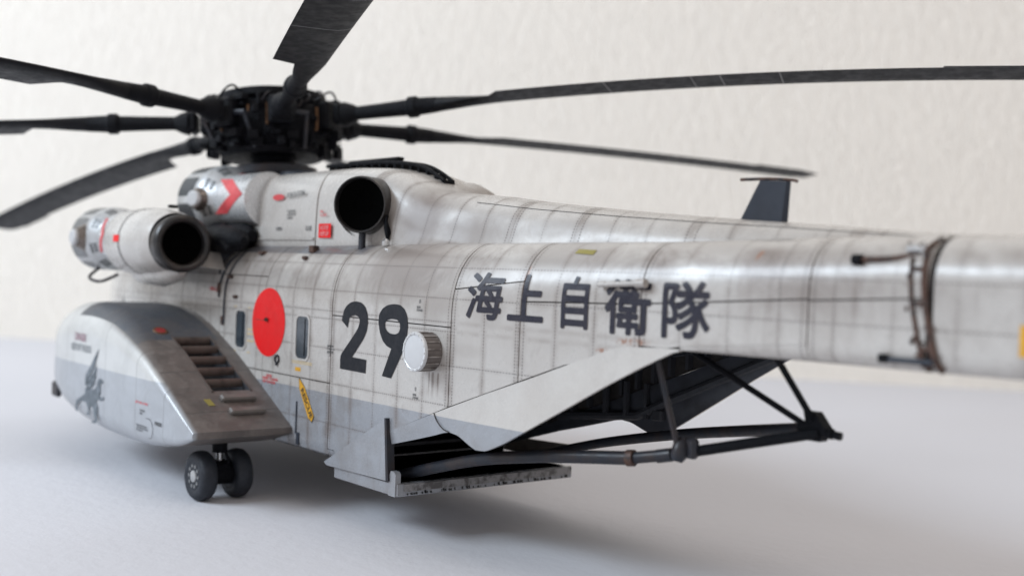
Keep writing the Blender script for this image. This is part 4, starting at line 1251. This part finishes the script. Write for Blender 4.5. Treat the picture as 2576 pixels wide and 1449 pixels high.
b = B(); b.lathe(HC, NUP, [(-1.25, .55), (-1.05, .40), (-.80, .34)], 32); b.build('mast_fairing', 'black', head)
b = B(); b.lathe((-1.2, .1, 4.44), (0, 0, 1), [(0, .35), (.08, .32), (.11, .22)], 24); b.build('gearbox_dome', 'antenna', head)
AZ = dict(C=159.061); 
for k, nm in enumerate('CABGFED'): AZ[nm] = 159.061 + k * 360 / 7
DROOP = dict(A=.0070, B=.0021, C=.004, D=.006, E=.006, F=.0055, G=.0055)
PITCH = dict(A=1.5, B=3, C=3, D=5, E=5, F=12, G=8)
for nm, az in AZ.items():
    d, e = frame(az); rot = Matrix((d, e, NUP)).transposed()
    b = B()
    b.box(rp(az, .80, 0, .15), (.55, .34, .10), rot, .03); b.box(rp(az, .80, 0, -.17), (.55, .34, .10), rot, .03)
    b.box(rp(az, 1.02, 0, 0), (.20, .40, .44), rot, .04)
    b.build('hub_arm', 'black', head)
    b = B(); b.box(rp(az, 1.25, 0, 0), (.16, .36, .34), rot, .05); b.lathe(rp(az, 1.32), d, [(0, .20), (.12, .16), (.22, .11)], 20); b.build('sleeve', 'black', head)
    b = B(); b.rod(rp(az, 1.02, .18, -.02), rp(az, 1.02, .42, -.05), .045, 10); b.rod(rp(az, 1.02, .40, -.05), rp(az + 6, .82, .30, -.55), .032, 10); b.build('pitch_link', 'tube', head)
    b = B(); b.rod(rp(az, .95, -.12, .18), rp(az + 25, .62, 0, .20), .06, 12); b.build('damper', 'black', head)
    b = B(); b.box(rp(az, .92, -.20, -.05), (.05, .04, .34), rot, .01); b.box(rp(az, .80, -.20, -.24), (.26, .05, .04), rot, .01); b.box(rp(az + 10, .86, .16, .05), (.10, .05, .12), rot, .01); b.build('bronze_fitting', 'bronze', head)
    b = B(); b.tube([rp(az, .75, .1, .32), rp(az, .98, .12, .42), rp(az, 1.12, .05, .30), rp(az, 1.15, .02, .15)], .018, 6, 4); b.tube([rp(az, .7, -.18, -.2), rp(az, .9, -.26, -.38), rp(az, 1.1, -.18, -.30)], .016, 6, 4); b.build('hydraulic_line', 'black', head)
    random.seed(int(az))
    b = B()
    for q in range(18):
        a2 = az + random.uniform(-25, 25); r_ = random.uniform(.84, 1.10)
        b.box(rp(a2, r_, 0, random.uniform(-.55, .28)), (random.uniform(.06, .16), random.uniform(.05, .22), random.uniform(.06, .2)), rot, .012)
    b.build('hub_fitting', 'black', head, False)
    b = B()
    for q in range(3):
        a2 = az + random.uniform(-24, 24); n_ = random.uniform(-.35, .2)
        b.tube([rp(a2, .93, 0, n_), rp(a2 + 3, 1.07, 0, n_ + .06), rp(a2 + 7, 1.05, 0, n_ + .16), rp(a2 + 9, .92, 0, n_ + .2)], .013, 6, 3)
    b.build('hub_hose', 'tube', head)
    # blade
    bl = bpy.data.objects.new('rotor_blade', None); COL.objects.link(bl); bl.parent = heli
    dr = DROOP[nm]; th = R(PITCH[nm])
    def sag(r): return -dr * max(0, r - 3) ** 2
    b = B(); prof = [(1.42, .105), (2.0, .115), (2.40, .125), (2.44, .165), (2.56, .165), (2.60, .135), (2.9, .12)]
    b.lathe(HC, d, prof, 20); b.build('blade_cuff', 'black', bl)
    # spar blending from round to aerofoil, then aerofoil to the tip
    rs = [2.62, 2.9, 3.2, 3.5, 3.8] + list(np.linspace(4.05, 11.7, 22)) + [11.9, 12.04]
    V = []; F = []; n = 18
    for r in rs:
        k = min(1, max(0, (r - 2.75) / 1.15)); k = k * k * (3 - 2 * k)
        LE = .11 + (.22 - .11) * k; TE = .11 + ((.20 - .11) * k if r < 4 else (.51 - .11)); tk = .12 * (1 - k) + .055 * k
        if r > 3.95 and r < 4.06: TE = .51
        if r > 11.8: LE -= .08 * (r - 11.8) / .24; TE -= .12 * (r - 11.8) / .24; tk *= .7
        for j in range(n):
            q = 2 * math.pi * j / n; cc = math.cos(q); ss = math.sin(q)
            x = (LE if cc > 0 else TE) * cc
            t = tk * ss * (1 if cc > 0 else (1 - .75 * k * abs(cc)) )
            V.append(rp(az, r, x * math.cos(th) + t * math.sin(th) * 0, sag(r) + x * math.sin(th) + t))
    for i in range(len(rs) - 1):
        for j in range(n):
            F.append((i * n + j, i * n + (j + 1) % n, (i + 1) * n + (j + 1) % n, (i + 1) * n + j))
    F.append(tuple(range(n))); F.append(tuple((len(rs) - 1) * n + j for j in range(n)))
    mesh('blade_skin', V, F, 'blade', bl, True, angle=50)
    # pocket joints: pale hairlines round the chord
    for r in (5.66, 6.9, 7.3, 8.1):
        V = []; 
        for rr_ in (r - .008, r + .008):
            for j in range(n):
                q = 2 * math.pi * j / n; cc = math.cos(q); ss = math.sin(q)
                x = (.224 if cc > 0 else .514) * cc; t = .058 * ss * (1 if cc > 0 else (1 - .75 * abs(cc)))
                V.append(rp(az, rr_, x * math.cos(th), sag(rr_) + x * math.sin(th) + t))
        mesh('pocket_joint', V, [(j, (j + 1) % n, n + (j + 1) % n, n + j) for j in range(n)], 'jointpale' if 'jointpale' in M else 'antenna', bl)
    b = B(); V = []
    for r_, c0, c1 in ((10.15, -.50, -.56), (11.5, -.50, -.56)):
        for c in (c0, c1): V.append(rp(az, r_, c, sag(r_) - .5 * math.sin(th) + .006)); V.append(rp(az, r_, c, sag(r_) - .5 * math.sin(th) - .006))
    b.add(V, [(0, 2, 6, 4), (1, 3, 7, 5), (2, 3, 7, 6), (0, 1, 5, 4), (0, 1, 3, 2), (4, 5, 7, 6)]); b.build('trim_tab', 'blade', bl, False)
